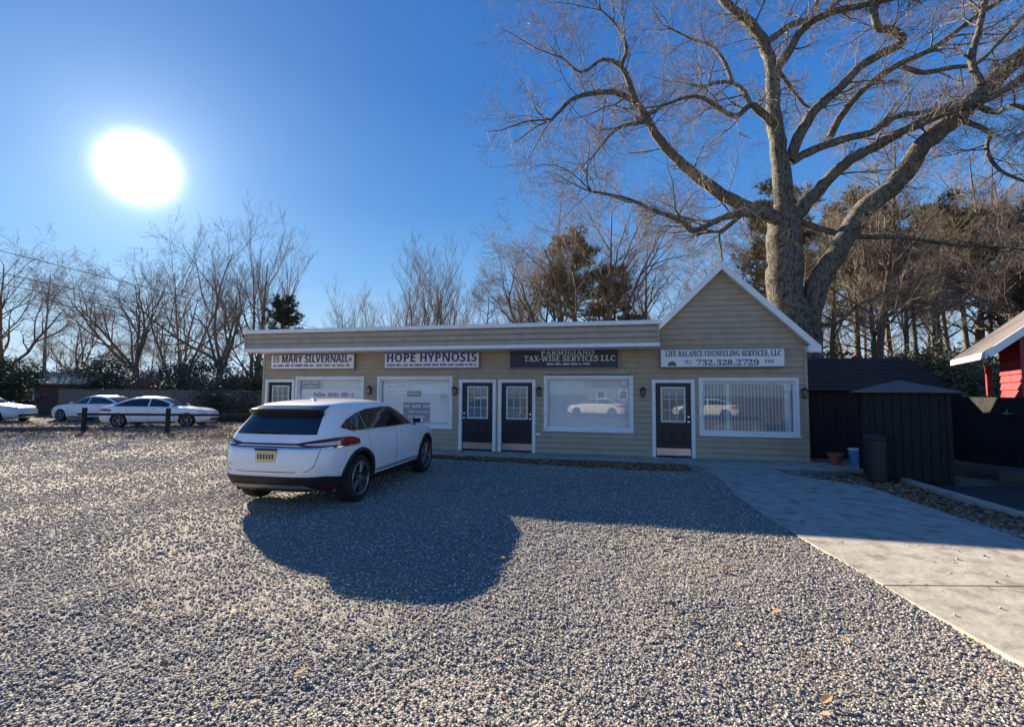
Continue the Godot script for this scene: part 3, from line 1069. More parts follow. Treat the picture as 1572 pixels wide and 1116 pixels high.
func make_suv():
	var o := thing("parked_car", "white SUV parked on the gravel in front of the shop, seen from behind", "car", Vector3(-3.06, 0.0, -9.09), PI - 0.185)
	var c := Car.new()
	c.ex = 5.2
	c.tab = [[0.24, 2.10, -2.02, 0.80], [0.30, 2.28, -2.20, 0.90], [0.40, 2.37, -2.31, 0.945], [0.55, 2.41, -2.38, 0.965], [0.70, 2.40, -2.395, 0.975], [0.85, 2.34, -2.375, 0.97], [0.95, 2.20, -2.335, 0.962], [1.02, 1.90, -2.30, 0.952], [1.08, 1.48, -2.265, 0.935], [1.13, 1.20, -2.23, 0.910], [1.22, 1.02, -2.17, 0.865], [1.35, 0.78, -2.07, 0.80], [1.47, 0.52, -1.98, 0.742], [1.55, 0.32, -1.92, 0.695], [1.605, 0.12, -1.76, 0.62], [1.640, -0.08, -1.45, 0.52], [1.662, -0.26, -1.10, 0.38], [1.672, -0.42, -0.85, 0.22]]
	squash = 0.89
	var ww := [1.44, -1.42]
	var R := 0.425
	var wy := 0.372
	part(car_body(c, ww, R, wy), "body", mats.paint_white, o)
	var b := MB.new()
	b.box(Vector3(0, 0.29, 0), Vector3(1.3, 0.05, 4.2))
	b.box(Vector3(0, 0.30, -1.42), Vector3(1.35, 0.09, 0.10))
	b.box(Vector3(0, 0.75, -0.3), Vector3(1.2, 0.06, 3.0))
	part(b, "underbody", mats.car_trim, o)
	for s in [-1.0, 1.0]:
		for z in ww:
			make_wheel(o, s * 0.835, wy, z, 0.372, 0.245, 10)
			arch_and_well(o, c, z, R, wy, 0.055, s, 0.60, mats.car_trim)
		# sill
		part(side_patch(c, s, -1.02, 1.03, [[-2, 0.245], [2, 0.245]], [[-2, 0.36], [2, 0.36]], 0.012, 20, 4), "sill_trim", mats.car_trim, o)
		part(side_patch(c, s, -0.95, 0.95, [[-2, 0.40], [2, 0.40]], [[-2, 0.425], [2, 0.425]], 0.014, 20, 3), "sill_strip", mats.chrome, o)
		# glass of the side: rear quarter, rear door, front door
		var low := [[-1.82, 1.215], [-1.62, 1.145], [1.02, 1.125]]
		var high := [[-1.82, 1.225], [-1.62, 1.335], [-1.30, 1.435], [-0.90, 1.495], [-0.3, 1.520], [0.15, 1.505], [0.42, 1.435], [0.75, 1.28], [1.02, 1.135]]
		part(side_patch(c, s, -1.82, -1.20, low, high, 0.004), "side_window", mats.car_glass, o)
		part(side_patch(c, s, -1.185, -0.20, low, high, 0.004), "side_window", mats.car_glass, o)
		part(side_patch(c, s, -0.10, 1.02, low, high, 0.004), "side_window", mats.car_glass, o)
		part(side_patch(c, s, -0.205, -0.095, low, high, 0.005), "pillar_cover", mats.car_gloss, o)
		part(side_patch(c, s, -1.82, 1.03, [[-1.82, 1.200], [-1.62, 1.128], [1.03, 1.108]], [[-1.82, 1.214], [-1.62, 1.144], [1.03, 1.124]], 0.007, 50, 2), "window_strip", mats.chrome, o)
		for pts in [[[-1.16, 1.12], [-1.16, 0.95], [-1.10, 0.80], [-0.98, 0.62], [-0.95, 0.44]], [[-0.15, 1.12], [-0.14, 0.8], [-0.12, 0.44]], [[1.02, 1.10], [1.06, 0.9], [1.02, 0.7], [0.96, 0.44]], [[-0.95, 0.435], [0.96, 0.435]]]:
			part(seam(c, s, pts), "door_seam", mats.car_trim, o)
		car_handle(o, c, 0.985, -0.92, s, mats.paint_white)
		car_handle(o, c, 1.00, 0.10, s, mats.paint_white)
		# mirror
		b = MB.new()
		var mp := c.side(1.13, 0.80, s, 0.14)
		b.bevel(mp + Vector3(0, 0.045, 0), Vector3(0.20, 0.135, 0.11), 0.04)
		var mir := part(b, "mirror", mats.paint_white, o)
		b = MB.new()
		b.bevel(mp + Vector3(-s * 0.13, -0.04, 0.01), Vector3(0.16, 0.05, 0.06), 0.015)
		part(b, "mirror_foot", mats.car_trim, mir)
		b = MB.new()
		b.bevel(mp + Vector3(0, 0.045, -0.057), Vector3(0.165, 0.10, 0.006), 0.003)
		part(b, "mirror_glass", mats.car_glass, mir)
		# tail lamps wrapped round the corner
		part(wrap_patch(c, s, 0.52, 1.30, [[0.52, 0.960], [0.9, 0.915], [1.30, 0.930]], [[0.52, 0.985], [0.80, 1.030], [1.05, 1.062], [1.22, 1.052], [1.30, 1.00]], 0.008), "tail_lamp", mats.lamp_dark, o)
		part(wrap_patch(c, s, 1.08, 1.285, [[1.08, 0.945], [1.285, 0.950]], [[1.08, 1.045], [1.22, 1.040], [1.285, 1.005]], 0.013), "tail_lamp_lens", mats.lamp_red, o)
		part(wrap_patch(c, s, 0.66, 1.06, [[0.66, 0.962], [1.06, 0.945]], [[0.66, 0.975], [1.06, 1.005]], 0.013), "reversing_lamp", mats.lamp_clear, o)
		part(wrap_patch(c, s, 0.0, 1.30, [[0, 0.905], [1.3, 0.905]], [[0, 0.925], [1.3, 0.925]], 0.014, 40, 2), "chrome_strip", mats.chrome, o)
		part(wrap_patch(c, s, 0.0, 0.53, [[0, 0.960], [0.53, 0.960]], [[0, 0.985], [0.53, 0.985]], 0.010, 20, 2), "light_bar", mats.lamp_dark, o)
		part(wrap_patch(c, s, 0.0, 1.27, [[0, 0.926], [1.3, 0.926]], [[0, 0.942], [1.3, 0.942]], 0.007, 40, 2), "gap_shade_strip", mats.car_trim, o)  # dark strip painted in for the shade of the gap above the chrome
		# dark lower bumper
		part(wrap_patch(c, s, 0.0, 1.42, [[0, 0.262], [1.42, 0.255]], [[0, 0.520], [0.95, 0.520], [1.10, 0.470], [1.42, 0.455]], 0.012, 40, 8), "bumper_cladding", mats.car_trim, o)
		part(wrap_patch(c, s, 0.0, 0.86, [[0, 0.330], [0.72, 0.330], [0.86, 0.262]], [[0, 0.395], [0.66, 0.395], [0.86, 0.300]], 0.026, 30, 4), "skid_plate", mats.skid, o)
		part(wrap_patch(c, s, 0.88, 1.05, [[0.88, 0.315], [1.05, 0.315]], [[0.88, 0.375], [1.05, 0.375]], 0.020, 10, 3), "reflector", mats.lamp_dark, o)
		# tailgate seam
		b = MB.new()
		var pl := PackedVector3Array()
		var rd := PackedFloat32Array()
		for q in [[0.0, 0.585], [0.25, 0.585], [0.5, 0.588], [0.72, 0.60], [0.82, 0.66], [0.86, 0.78], [0.89, 0.92], [0.90, 1.04]]:
			pl.append(c.wrap(q[1], q[0], s, 0.0))
			rd.append(0.006)
		b.tube(pl, rd, 5)
		part(b, "tailgate_seam", mats.car_trim, o)
		b = MB.new()
		var ep := c.wrap(0.30, 0.80, s, 0.0)
		b.lathe(ep + Vector3(0, -0.005, 0.10), Basis(Vector3.RIGHT, -PI / 2), [Vector2(0.03, 0.0), Vector2(0.045, 0.0), Vector2(0.045, 0.10), Vector2(0.036, 0.10), Vector2(0.036, 0.02)], 16)
		part(b, "exhaust", mats.rim, o)
	# rear window and spoiler
	var rows := []
	b = MB.new()
	for i in 13:
		var y := lerpf(1.115, 1.435, i / 12.0)
		var row := PackedVector3Array()
		var hw := lerpf(0.66, 0.60, i / 12.0)
		for j in 31:
			row.append(c.end(y, lerpf(-hw, hw, j / 30.0), false, 0.004))
		rows.append(row)
	b.grid(rows, Vector3(0, 0, -1))
	part(b, "rear_window", mats.car_glass, o)
	b = MB.new()
	rows = []
	for i in 11:
		var a := i / 10.0
		var row := PackedVector3Array()
		for j in 31:
			var x := lerpf(-0.635, 0.635, j / 30.0)
			var e := pow(absf(x) / 0.635, 4.0)
			var p: Vector3
			var tip := c.end(1.46, x, false, 0.0)
			if a < 0.5:      # top skin from the roof out to the lip
				p = c.end(1.578, x * 0.92, false, 0.002).lerp(tip + Vector3(0, 0.055 - 0.02 * e, -0.13), a / 0.5)
			else:
				p = (tip + Vector3(0, 0.055 - 0.02 * e, -0.13)).lerp(c.end(1.405, x * 0.98, false, 0.004), (a - 0.5) / 0.5)
			row.append(p)
		rows.append(row)
	b.grid(rows, Vector3(0, 0, -1))
	part(b, "spoiler", mats.car_gloss, o)
	b = MB.new()
	b.bevel(c.end(1.13, 0.0, false, 0.02) + Vector3(0.08, 0.03, 0), Vector3(0.42, 0.02, 0.02), 0.006)
	part(b, "wiper", mats.car_trim, o)
	# windscreen
	b = MB.new()
	rows = []
	for i in 13:
		var y := lerpf(1.15, 1.53, i / 12.0)
		var row := PackedVector3Array()
		var hw := lerpf(0.74, 0.56, i / 12.0)
		for j in 31:
			row.append(c.end(y, lerpf(-hw, hw, j / 30.0), true, 0.004))
		rows.append(row)
	b.grid(rows, Vector3(0, 0.5, 1))
	part(b, "windscreen", mats.car_glass, o)
	# number plate
	b = MB.new()
	var pp := c.end(0.80, 0.0, false, 0.006)
	b.bevel(pp + Vector3(0, 0, 0.0), Vector3(0.33, 0.165, 0.012), 0.004)
	var plt := part(b, "number_plate", mats.plate, o)
	b = MB.new()
	rng.seed = 8
	for k in 6:
		var px := -0.115 + k * 0.046
		b.box(pp + Vector3(px, 0.0, -0.008), Vector3(0.026, 0.07, 0.003))
	part(b, "plate_print", mats.plate_ink, plt)
	b = MB.new()
	b.bevel(pp + Vector3(0, 0.10, -0.005), Vector3(0.36, 0.028, 0.035), 0.008)
	part(b, "plate_lamp_housing", mats.car_trim, o)
	b = MB.new()
	b.bevel(c.end(0.68, 0.58, false, 0.004), Vector3(0.15, 0.026, 0.008), 0.003)
	part(b, "badge", mats.chrome, o)
	b = MB.new()
	b.tube(PackedVector3Array([Vector3(0, 1.655, -1.25), Vector3(0, 1.70, -1.33), Vector3(0, 1.695, -1.40)]), PackedFloat32Array([0.035, 0.018, 0.006]), 6, true)
	part(b, "roof_aerial", mats.paint_white, o)
	squash = 1.0

func sedan_car(o: Node3D, paint: Material, hi: float):
	var c := Car.new()
	c.ex = 4.6
	c.tab = [[0.19, 2.10, -2.08, 0.78], [0.26, 2.28, -2.28, 0.87], [0.38, 2.36, -2.36, 0.905], [0.55, 2.36, -2.38, 0.92], [0.70, 2.30, -2.37, 0.92], [0.82, 2.10, -2.34, 0.915], [0.90, 1.65, -2.30, 0.90], [0.95, 1.20, -2.24, 0.885], [1.00, 1.00, -2.02, 0.865], [1.05, 0.90, -1.85, 0.835], [1.15, 0.72, -1.62, 0.775], [1.27, 0.46, -1.32, 0.705], [1.35, 0.24, -1.08, 0.65], [1.40, 0.02, -0.86, 0.56], [1.43, -0.16, -0.64, 0.42], [1.445, -0.28, -0.46, 0.22]]
	var ww := [1.42, -1.38]
	var R := 0.372
	part(car_body(c, ww, R, 0.325), "body", paint, o)
	var b := MB.new()
	b.box(Vector3(0, 0.24, 0), Vector3(1.3, 0.05, 4.1))
	b.box(Vector3(0, 0.70, -0.2), Vector3(1.2, 0.05, 3.2))
	part(b, "underbody", mats.car_trim, o)
	for s in [-1.0, 1.0]:
		for z in ww:
			make_wheel(o, s * 0.80, 0.325, z, 0.325, 0.215, 10)
			arch_and_well(o, c, z, R, 0.325, 0.02, s, 0.58, paint)
		var low := [[-1.66, 1.01], [-1.45, 0.985], [0.92, 0.965]]
		var high := [[-1.66, 1.02], [-1.40, 1.15], [-1.0, 1.285], [-0.55, 1.335], [0.0, 1.325], [0.30, 1.245], [0.62, 1.10], [0.92, 0.975]]
		part(side_patch(c, s, -1.66, -0.22, low, high, 0.004), "side_window", mats.car_glass, o)
		part(side_patch(c, s, -0.16, 0.92, low, high, 0.004), "side_window", mats.car_glass, o)
		for pts in [[[-1.12, 0.96], [-1.05, 0.75], [-0.92, 0.55], [-0.90, 0.34]], [[-0.19, 0.96], [-0.16, 0.34]], [[0.95, 0.96], [0.98, 0.7], [0.90, 0.34]], [[-0.90, 0.33], [0.90, 0.33]]]:
			part(seam(c, s, pts), "door_seam", mats.car_trim, o)
		car_handle(o, c, 0.86, -0.85, s, mats.chrome)
		car_handle(o, c, 0.86, 0.06, s, mats.chrome)
		b = MB.new()
		b.bevel(c.side(1.0, 0.74, s, 0.12) + Vector3(0, 0.03, 0), Vector3(0.19, 0.11, 0.10), 0.03)
		b.bevel(c.side(0.98, 0.76, s, 0.03), Vector3(0.12, 0.04, 0.05), 0.01)
		part(b, "mirror", paint, o)
		part(wrap_patch(c, s, 0.62, 1.18, [[0.62, 0.74], [1.18, 0.76]], [[0.62, 0.86], [1.05, 0.88], [1.18, 0.85]], 0.008), "tail_lamp", mats.lamp_red, o)
		part(side_patch(c, s, 1.86, 2.20, [[1.86, 0.70], [2.2, 0.62]], [[1.86, 0.76], [2.2, 0.72]], 0.008, 12, 4), "headlamp", mats.lamp_clear, o)
		part(side_patch(c, s, -0.92, 0.94, [[-2, 0.20], [2, 0.20]], [[-2, 0.27], [2, 0.27]], 0.010, 16, 3), "sill_trim", mats.car_trim, o)
	for e in [[1.03, 1.36, -1.0, "rear_window"], [1.0, 1.36, 1.0, "windscreen"]]:
		b = MB.new()
		var rows := []
		for i in 13:
			var y := lerpf(e[0], e[1], i / 12.0)
			var row := PackedVector3Array()
			var hw := lerpf(0.66, 0.50, i / 12.0)
			for j in 25:
				row.append(c.end(y, lerpf(-hw, hw, j / 24.0), e[2] > 0, 0.004))
			rows.append(row)
		b.grid(rows, Vector3(0, 0.5, e[2]))
		part(b, e[3], mats.car_glass, o)
	for e in [true, false]:
		b = MB.new()
		var rows := []
		for i in 4:
			var row := PackedVector3Array()
			for j in 21:
				row.append(c.end(lerpf(0.30, 0.42, i / 3.0), lerpf(-0.55, 0.55, j / 20.0), e, 0.006))
			rows.append(row)
		b.grid(rows, Vector3(0, 0, 1 if e else -1))
		part(b, "grille" if e else "bumper_insert", mats.car_trim, o)

func make_far_cars():
	# nose to the right in the picture
	var o := thing("parked_car", "white sedan parked nose to the right by the board fence", "car", Vector3(-17.0, 0, -22.9), PI / 2 + 0.22, "pale cars parked at the far side of the lot")
	sedan_car(o, mats.paint_white, 1.45)
	o = thing("parked_car", "silver white sedan parked nose to the left behind the rail post", "car", Vector3(-23.3, 0, -26.6), -PI / 2 - 0.1, "pale cars parked at the far side of the lot")
	sedan_car(o, mats.paint_pearl, 1.45)
	o = thing("parked_car", "pale car cut off by the left edge of the picture", "car", Vector3(-28.4, 0, -25.2), PI / 2 + 0.1, "pale cars parked at the far side of the lot")
	sedan_car(o, mats.paint_silver, 1.45)

# ---------------------------------------------------------------- ground
var lot_noise := FastNoiseLite.new()
var patch_noise := FastNoiseLite.new()
var PATH := PackedVector2Array([Vector2(4.55, -11.55), Vector2(4.25, -9.6), Vector2(3.87, -8.19), Vector2(3.64, -6.9), Vector2(3.50, -5.81), Vector2(3.43, -4.94), Vector2(3.34, -3.92), Vector2(3.30, -3.14), Vector2(3.22, 0.0), Vector2(3.2, 4.0), Vector2(5.9, 4.0), Vector2(6.0, 0.0), Vector2(6.16, -5.75), Vector2(6.40, -7.15), Vector2(6.72, -8.9), Vector2(5.97, -10.25), Vector2(6.1, -11.25)])

func lot_height(x: float, z: float) -> float:
	var h := lot_noise.get_noise_2d(x, z) * 0.040 + lot_noise.get_noise_2d(x * 4.0 + 50.0, z * 4.0) * 0.016
	# shallow wheel ruts running from the lower left towards the car
	var t := (x + 1.9) * 0.95 + (z + 5.0) * 0.32
	h -= 0.018 * exp(-pow(t / 0.20, 2.0)) + 0.014 * exp(-pow((t + 1.6) / 0.20, 2.0))
	var w := (Vector3(x, 0, z) - Vector3(0, 0, BZ)).dot(Vector3(sin(BYAW), 0, cos(BYAW)))
	return h * clampf((w - 1.6) / 1.5, 0.0, 1.0) * clampf((3.0 - x) / 1.0 + 1.0, 0.25, 1.0)

func make_ground():
	lot_noise.seed = 4
	lot_noise.frequency = 0.28
	lot_noise.fractal_octaves = 3
	patch_noise.seed = 12
	patch_noise.frequency = 0.35
	patch_noise.fractal_octaves = 4
	var b := MB.new()
	b.quad(Vector3(-700, -0.06, -900), Vector3(700, -0.06, -900), Vector3(700, -0.06, 500), Vector3(-700, -0.06, 500), Vector3.UP)
	struct(b, "ground", mats.earth, "bare brown ground under the trees beyond the lot")
	# gravel lot
	b = MB.new()
	var rows := []
	var cols := PackedColorArray()
	var xs := []
	var x := -34.0
	while x < 7.5:
		xs.append(x)
		x += 0.6 if x < -9.0 else 0.14
	var zs := []
	var z := -26.0
	while z < 9.0:
		zs.append(z)
		z += 0.5 if z < -12.0 or z > 0.5 else 0.14
	for zz in zs:
		var row := PackedVector3Array()
		for xx in xs:
			row.append(Vector3(xx, lot_height(xx, zz) - 0.006, zz))
			cols.append(gravel_tone(xx, zz, 0.5))
		rows.append(row)
	b.grid(rows, Vector3.UP)
	b.c = cols
	struct(b, "gravel_lot", mats.gravel_bed, "grey gravel parking lot with tan dusty patches")
	# stones lying on it, as far as they can be told apart
	make_stones()
	# concrete drive and the walk along the shop front
	var cut := [4.5, 1.2, -1.6, -4.35, -6.65, -8.95, -12.0]
	for c in cut.size() - 1:
		var strip := PackedVector2Array([Vector2(0, cut[c] - 0.008), Vector2(12, cut[c] - 0.008), Vector2(12, cut[c + 1] + 0.008), Vector2(0, cut[c + 1] + 0.008)])
		for poly in Geometry2D.intersect_polygons(PATH, strip):
			b = MB.new()
			var y := 0.016 + 0.003 * (c % 2)
			var tri := Geometry2D.triangulate_polygon(poly)
			for i in range(0, tri.size(), 3):
				b.tri(pt(poly[tri[i]], y), pt(poly[tri[i + 1]], y), pt(poly[tri[i + 2]], y), Vector3.UP)
			var side := 1.0 if Geometry2D.is_polygon_clockwise(poly) else -1.0
			for i in poly.size():
				var p: Vector2 = poly[i]
				var q: Vector2 = poly[(i + 1) % poly.size()]
				b.quad(pt(p, y), pt(q, y), pt(q, -0.05), pt(p, -0.05), Vector3(q.y - p.y, 0, p.x - q.x) * side)
			struct(b, "driveway", mats.concrete, "pale concrete slab of the drive running from the shop to the right foreground")
	var u := -8.6
	var k := 0
	while u < 9.2:
		b = MB.new()
		var e := minf(u + 1.51, 9.2)
		b.bevel(bw((u + e) / 2, 0.0, 0.56), Vector3(e - u - 0.012, 0.08 + 0.003 * (k % 3), 1.10), 0.008, Basis(Vector3.UP, BYAW))
		struct(b, "pavement", mats.concrete, "concrete slab of the walk along the shop front")
		u = e
		k += 1
	# dark drive on the right with its kerb
	b = MB.new()
	b.quad(Vector3(7.0, -0.012, 6.0), Vector3(16, -0.012, 6.0), Vector3(16, -0.012, -9.2), Vector3(7.9, -0.012, -9.2), Vector3.UP)
	struct(b, "side_road", mats.asphalt, "dark strip of ground beside the kerb at the right edge")
	var pts := [Vector2(7.95, -9.75), Vector2(7.62, -8.3), Vector2(7.32, -6.81), Vector2(7.15, -5.0), Vector2(7.0, -2.0), Vector2(6.9, 2.0)]
	for i in pts.size() - 1:
		b = MB.new()
		var p: Vector2 = pts[i]
		var q: Vector2 = pts[i + 1]
		var d := q - p
		b.bevel(Vector3((p.x + q.x) / 2, 0.02, (p.y + q.y) / 2), Vector3(0.13, 0.12, d.length() - 0.01), 0.02, Basis(Vector3.UP, atan2(d.x, d.y)))
		struct(b, "kerb", mats.concrete, "low concrete kerb between the leaf strip and the dark ground")

func pt(p: Vector2, y: float) -> Vector3:
	return Vector3(p.x, y, p.y)

func gravel_tone(x: float, z: float, r: float) -> Color:
	# tan dust lies thicker in some patches, more of it to the left
	var d := clampf(patch_noise.get_noise_2d(x, z * 0.8) * 2.4 + clampf((-x - 1.0) * 0.10, -0.25, 0.45), 0.0, 1.0)
	var g := Color(0.90, 0.90, 0.92).lerp(Color(1.34, 1.20, 0.98), d)
	return g

func on_concrete(p: Vector2) -> bool:
	if Geometry2D.is_point_in_polygon(p, PATH):
		return true
	var rel := Vector3(p.x, 0, p.y) - Vector3(0, 0, BZ)
	return rel.dot(Vector3(sin(BYAW), 0, cos(BYAW))) < 1.12 and rel.dot(Vector3(cos(BYAW), 0, -sin(BYAW))) > -8.75

func make_stones():
	rng.seed = 77
	# one chipped stone
	var b := MB.new()
	var ico := []
	var ph := (1.0 + sqrt(5.0)) / 2.0
	for s in [-1.0, 1.0]:
		for t in [-1.0, 1.0]:
			ico.append_array([Vector3(0, s, t * ph), Vector3(s, t * ph, 0), Vector3(t * ph, 0, s)])
	var pts := []
	for p in ico:
		pts.append(p.normalized() * rng.randf_range(0.72, 1.12))
	for i in 12:
		for j in range(i + 1, 12):
			for k in range(j + 1, 12):
				var e := 2.1
				if ico[i].distance_to(ico[j]) < e and ico[j].distance_to(ico[k]) < e and ico[i].distance_to(ico[k]) < e:
					b.tri(pts[i], pts[j], pts[k], pts[i] + pts[j] + pts[k])
	var mesh := b.mesh(mats.stone)
	var buf := PackedFloat32Array()
	var n := 0
	# rings of equal look: density falls and stones grow slightly with distance
	for band in [[1.3, 3.2, 3400.0, 0.0092], [3.2, 5.0, 2400.0, 0.0105], [5.0, 8.0, 1300.0, 0.0128], [8.0, 12.0, 620.0, 0.016], [12.0, 22.0, 300.0, 0.020]]:
		var z0: float = band[0]
		var z1: float = band[1]
		var area := (z1 - z0) * (z1 + z0) * 1.16
		var count := int(area * band[2])
		for i in count:
			var zz := sqrt(rng.randf_range(z0 * z0, z1 * z1))
			var xx := rng.randf_range(-1.16, 1.16) * zz
			var p := Vector2(xx, -zz)
			if xx > 3.2 and on_concrete(p):
				if rng.randf() > 0.006:
					continue
			elif xx > 6.5 or on_concrete(p) or (zz > 12.0 and xx > -7.5):
				continue
			var r: float = band[3] * (0.55 + 0.95 * pow(rng.randf(), 1.6))
			var dusty := gravel_tone(xx, -zz, 0)
			var dd := dusty.r - 0.9
			if dd > 0.15 and rng.randf() < dd * 1.0:
				continue
			var bs := Basis.from_euler(Vector3(rng.randf() * TAU, rng.randf() * TAU, rng.randf() * TAU)).scaled(Vector3(r, r * 0.62, r))
			bs = bs * Basis.from_scale(Vector3(1.0, rng.randf_range(0.6, 1.0), rng.randf_range(0.7, 1.25)))
			var y := lot_height(xx, -zz) + r * 0.12
			if xx > 3.2 and on_concrete(p):
				y = 0.019 + r * 0.4
			var t := rng.randf()
			var g := 0.19 + 0.30 * t * t + (0.18 if rng.randf() < 0.08 else 0.0)
			var warm := rng.randf_range(-0.01, 0.08)
			buf.append_array([bs.x.x, bs.y.x, bs.z.x, xx, bs.x.y, bs.y.y, bs.z.y, y, bs.x.z, bs.y.z, bs.z.z, -zz, g * (1.05 + warm) * (0.55 + 0.45 * dusty.r), g * (0.55 + 0.45 * dusty.g), g * (0.93 - warm * 1.3) * (0.55 + 0.45 * dusty.b), 1.0])
			n += 1
	var mm := MultiMesh.new()
	mm.transform_format = MultiMesh.TRANSFORM_3D
	mm.use_colors = true
	mm.mesh = mesh
	mm.instance_count = n
	mm.buffer = buf
	var o := MultiMeshInstance3D.new()
	o.name = "gravel"
	o.multimesh = mm
	add_child(o)
	tag(o, "loose grey crushed stone covering the parking lot", "gravel", "", "stuff")

func leaf_mesh(m: Material) -> ArrayMesh:
	var b := MB.new()
	var o := [Vector2(0, -0.5), Vector2(0.22, -0.25), Vector2(0.34, 0.02), Vector2(0.22, 0.12), Vector2(0.26, 0.30), Vector2(0.0, 0.52)]
	for i in o.size() - 1:
		for s in [-1.0, 1.0]:
			var p: Vector2 = o[i]
			var q: Vector2 = o[i + 1]
			b.tri(Vector3(0, 0, 0), Vector3(p.x * s, 0.35 * absf(p.x) + 0.12 * p.y * p.y, p.y), Vector3(q.x * s, 0.35 * absf(q.x) + 0.12 * q.y * q.y, q.y), Vector3.UP)
	return b.mesh(m)

func scatter_leaves(called: String, label: String, count: int, seed_: int, where: int, size := 0.065):
	rng.seed = seed_
	var mm := MultiMesh.new()
	mm.transform_format = MultiMesh.TRANSFORM_3D
	mm.use_colors = true
	mm.mesh = mats.leaf_mesh_res
	var xf := []
	for i in count:
		var p := leaf_spot(where)
		var s := size * rng.randf_range(0.6, 1.35)
		var bs := Basis.from_euler(Vector3(rng.randf_range(-0.5, 0.5), rng.randf() * TAU, rng.randf_range(-0.5, 0.5))) * Basis.from_scale(Vector3(s, s * (1.0 if rng.randf() < 0.6 else -1.0), s))
		xf.append([Transform3D(bs, p + Vector3(0, s * 0.22, 0)), Color(0.28, 0.145, 0.07).lerp([Color(0.46, 0.29, 0.15), Color(0.15, 0.075, 0.045), Color(0.36, 0.20, 0.10)][rng.randi() % 3], rng.randf())])
	mm.instance_count = xf.size()
	for i in xf.size():
		mm.set_instance_transform(i, xf[i][0])
		mm.set_instance_color(i, xf[i][1])
	var o := MultiMeshInstance3D.new()
	o.name = numbered(called)
	o.multimesh = mm
	add_child(o)
	tag(o, label, "leaves", "", "stuff")

func leaf_spot(where: int) -> Vector3:
	if where == 0:      # band before the walk
		var u := rng.randf_range(-2.6, 4.6)
		var far := 1.12 + (0.35 + 0.65 * smoothstep(-2.6, 3.0, u)) * (0.95 + 0.25 * lot_noise.get_noise_2d(u * 8.0, 3.0)) * pow(rng.randf(), 0.9)
		var p := bw(u, 0, far)
		p.y = lot_height(p.x, p.z) + 0.01
		return p
	if where == 1:      # strip between drive and kerb
		var z := lerpf(-10.6, 1.0, rng.randf())
		if z < -9.3:
			return Vector3(rng.randf_range(6.0, 8.1), -0.01, z)
		var x0 := 6.75
		if z > -8.9:
			x0 = lerpf(6.75, 6.2, (z + 8.9) / 3.0) if z < -5.9 else lerpf(6.2, 6.05, (z + 5.9) / 6.9)
		return Vector3(rng.randf_range(x0, 7.75 if z < -8.5 else 7.3 + (-6.8 - z) * 0.05), -0.01, z)
	if where == 2:      # here and there on gravel and drive
		var z := -lerpf(2.0, 13.0, pow(rng.randf(), 0.8))
		var x := rng.randf_range(-1.1, 0.75) * -z
		return Vector3(x, 0.024 if on_concrete(Vector2(x, z)) else lot_height(x, z) + 0.012, z)
	var zz := rng.randf_range(-25.5, -16.5)
	var xx := rng.randf_range(-33.0, -8.5)
	return Vector3(xx, lot_height(xx, zz) + 0.02, zz)

func make_leaves():
	mats.leaf_mesh_res = leaf_mesh(mats.dry_leaf)
	scatter_leaves("fallen_leaves", "band of brown fallen leaves along the walk before the shops", 9500, 31, 0)
	scatter_leaves("fallen_leaves", "brown fallen leaves in the strip between drive and kerb", 6500, 32, 1)
	scatter_leaves("fallen_leaves", "single dry leaves scattered over the gravel and drive", 190, 33, 2)
	scatter_leaves("fallen_leaves", "leaf litter under the trees and rail at the left", 6500, 34, 3, 0.11)

# ---------------------------------------------------------------- trees
var tw_budget := 0

func bend(p: Vector3, dir: Vector3, length: float, segs: int, wander: float, up: float, pts: PackedVector3Array):
	var d := dir
	pts.append(p)
	var q := p
	for i in segs:
		d = (d + Vector3(rng.randf_range(-1, 1), rng.randf_range(-1, 1), rng.randf_range(-1, 1)) * wander + Vector3(0, up, 0)).normalized()
		q += d * length / segs
		pts.append(q)

func side_dir(t: Vector3, ang: float) -> Vector3:
	var u := t.cross(Vector3(rng.randf_range(-1, 1), rng.randf_range(-1, 1), rng.randf_range(-1, 1))).normalized()
	return (t * cos(ang) + u * sin(ang)).normalized()

func branch(bb: MB, tw: MB, p: Vector3, dir: Vector3, length: float, r: float, level: int, o: Dictionary):
	if level > o.levels:
		return
	r = maxf(r, o.rmin)
	var segs := 6 if level <= 1 else (5 if level == 2 else 4)
	var pts := PackedVector3Array()
	bend(p, dir, length, segs, o.wander, o.up, pts)
	var rad := PackedFloat32Array()
	for i in segs + 1:
		rad.append(maxf(r * pow(1.0 - 0.86 * i / segs, 0.8), 0.003))
	(bb if level <= o.limb_level else tw).tube(pts, rad, 7 if level == 0 else (5 if level <= 1 else (4 if level == 2 else 3)))
	var kids: int = o.kids[mini(level, o.kids.size() - 1)]
	for k in kids:
		var t := lerpf(o.from, 1.0, (k + rng.randf()) / kids)
		var f := t * segs
		var i := mini(int(f), segs - 1)
		var q := pts[i].lerp(pts[i + 1], f - i)
		var tan := (pts[i + 1] - pts[i]).normalized()
		var ang: float = o.angle * rng.randf_range(0.7, 1.3)
		branch(bb, tw, q, side_dir(tan, ang), length * o.ratio * rng.randf_range(0.75, 1.2) * (1.15 - 0.4 * t), lerpf(rad[i], rad[i + 1], f - i) * 0.66, level + 1, o)

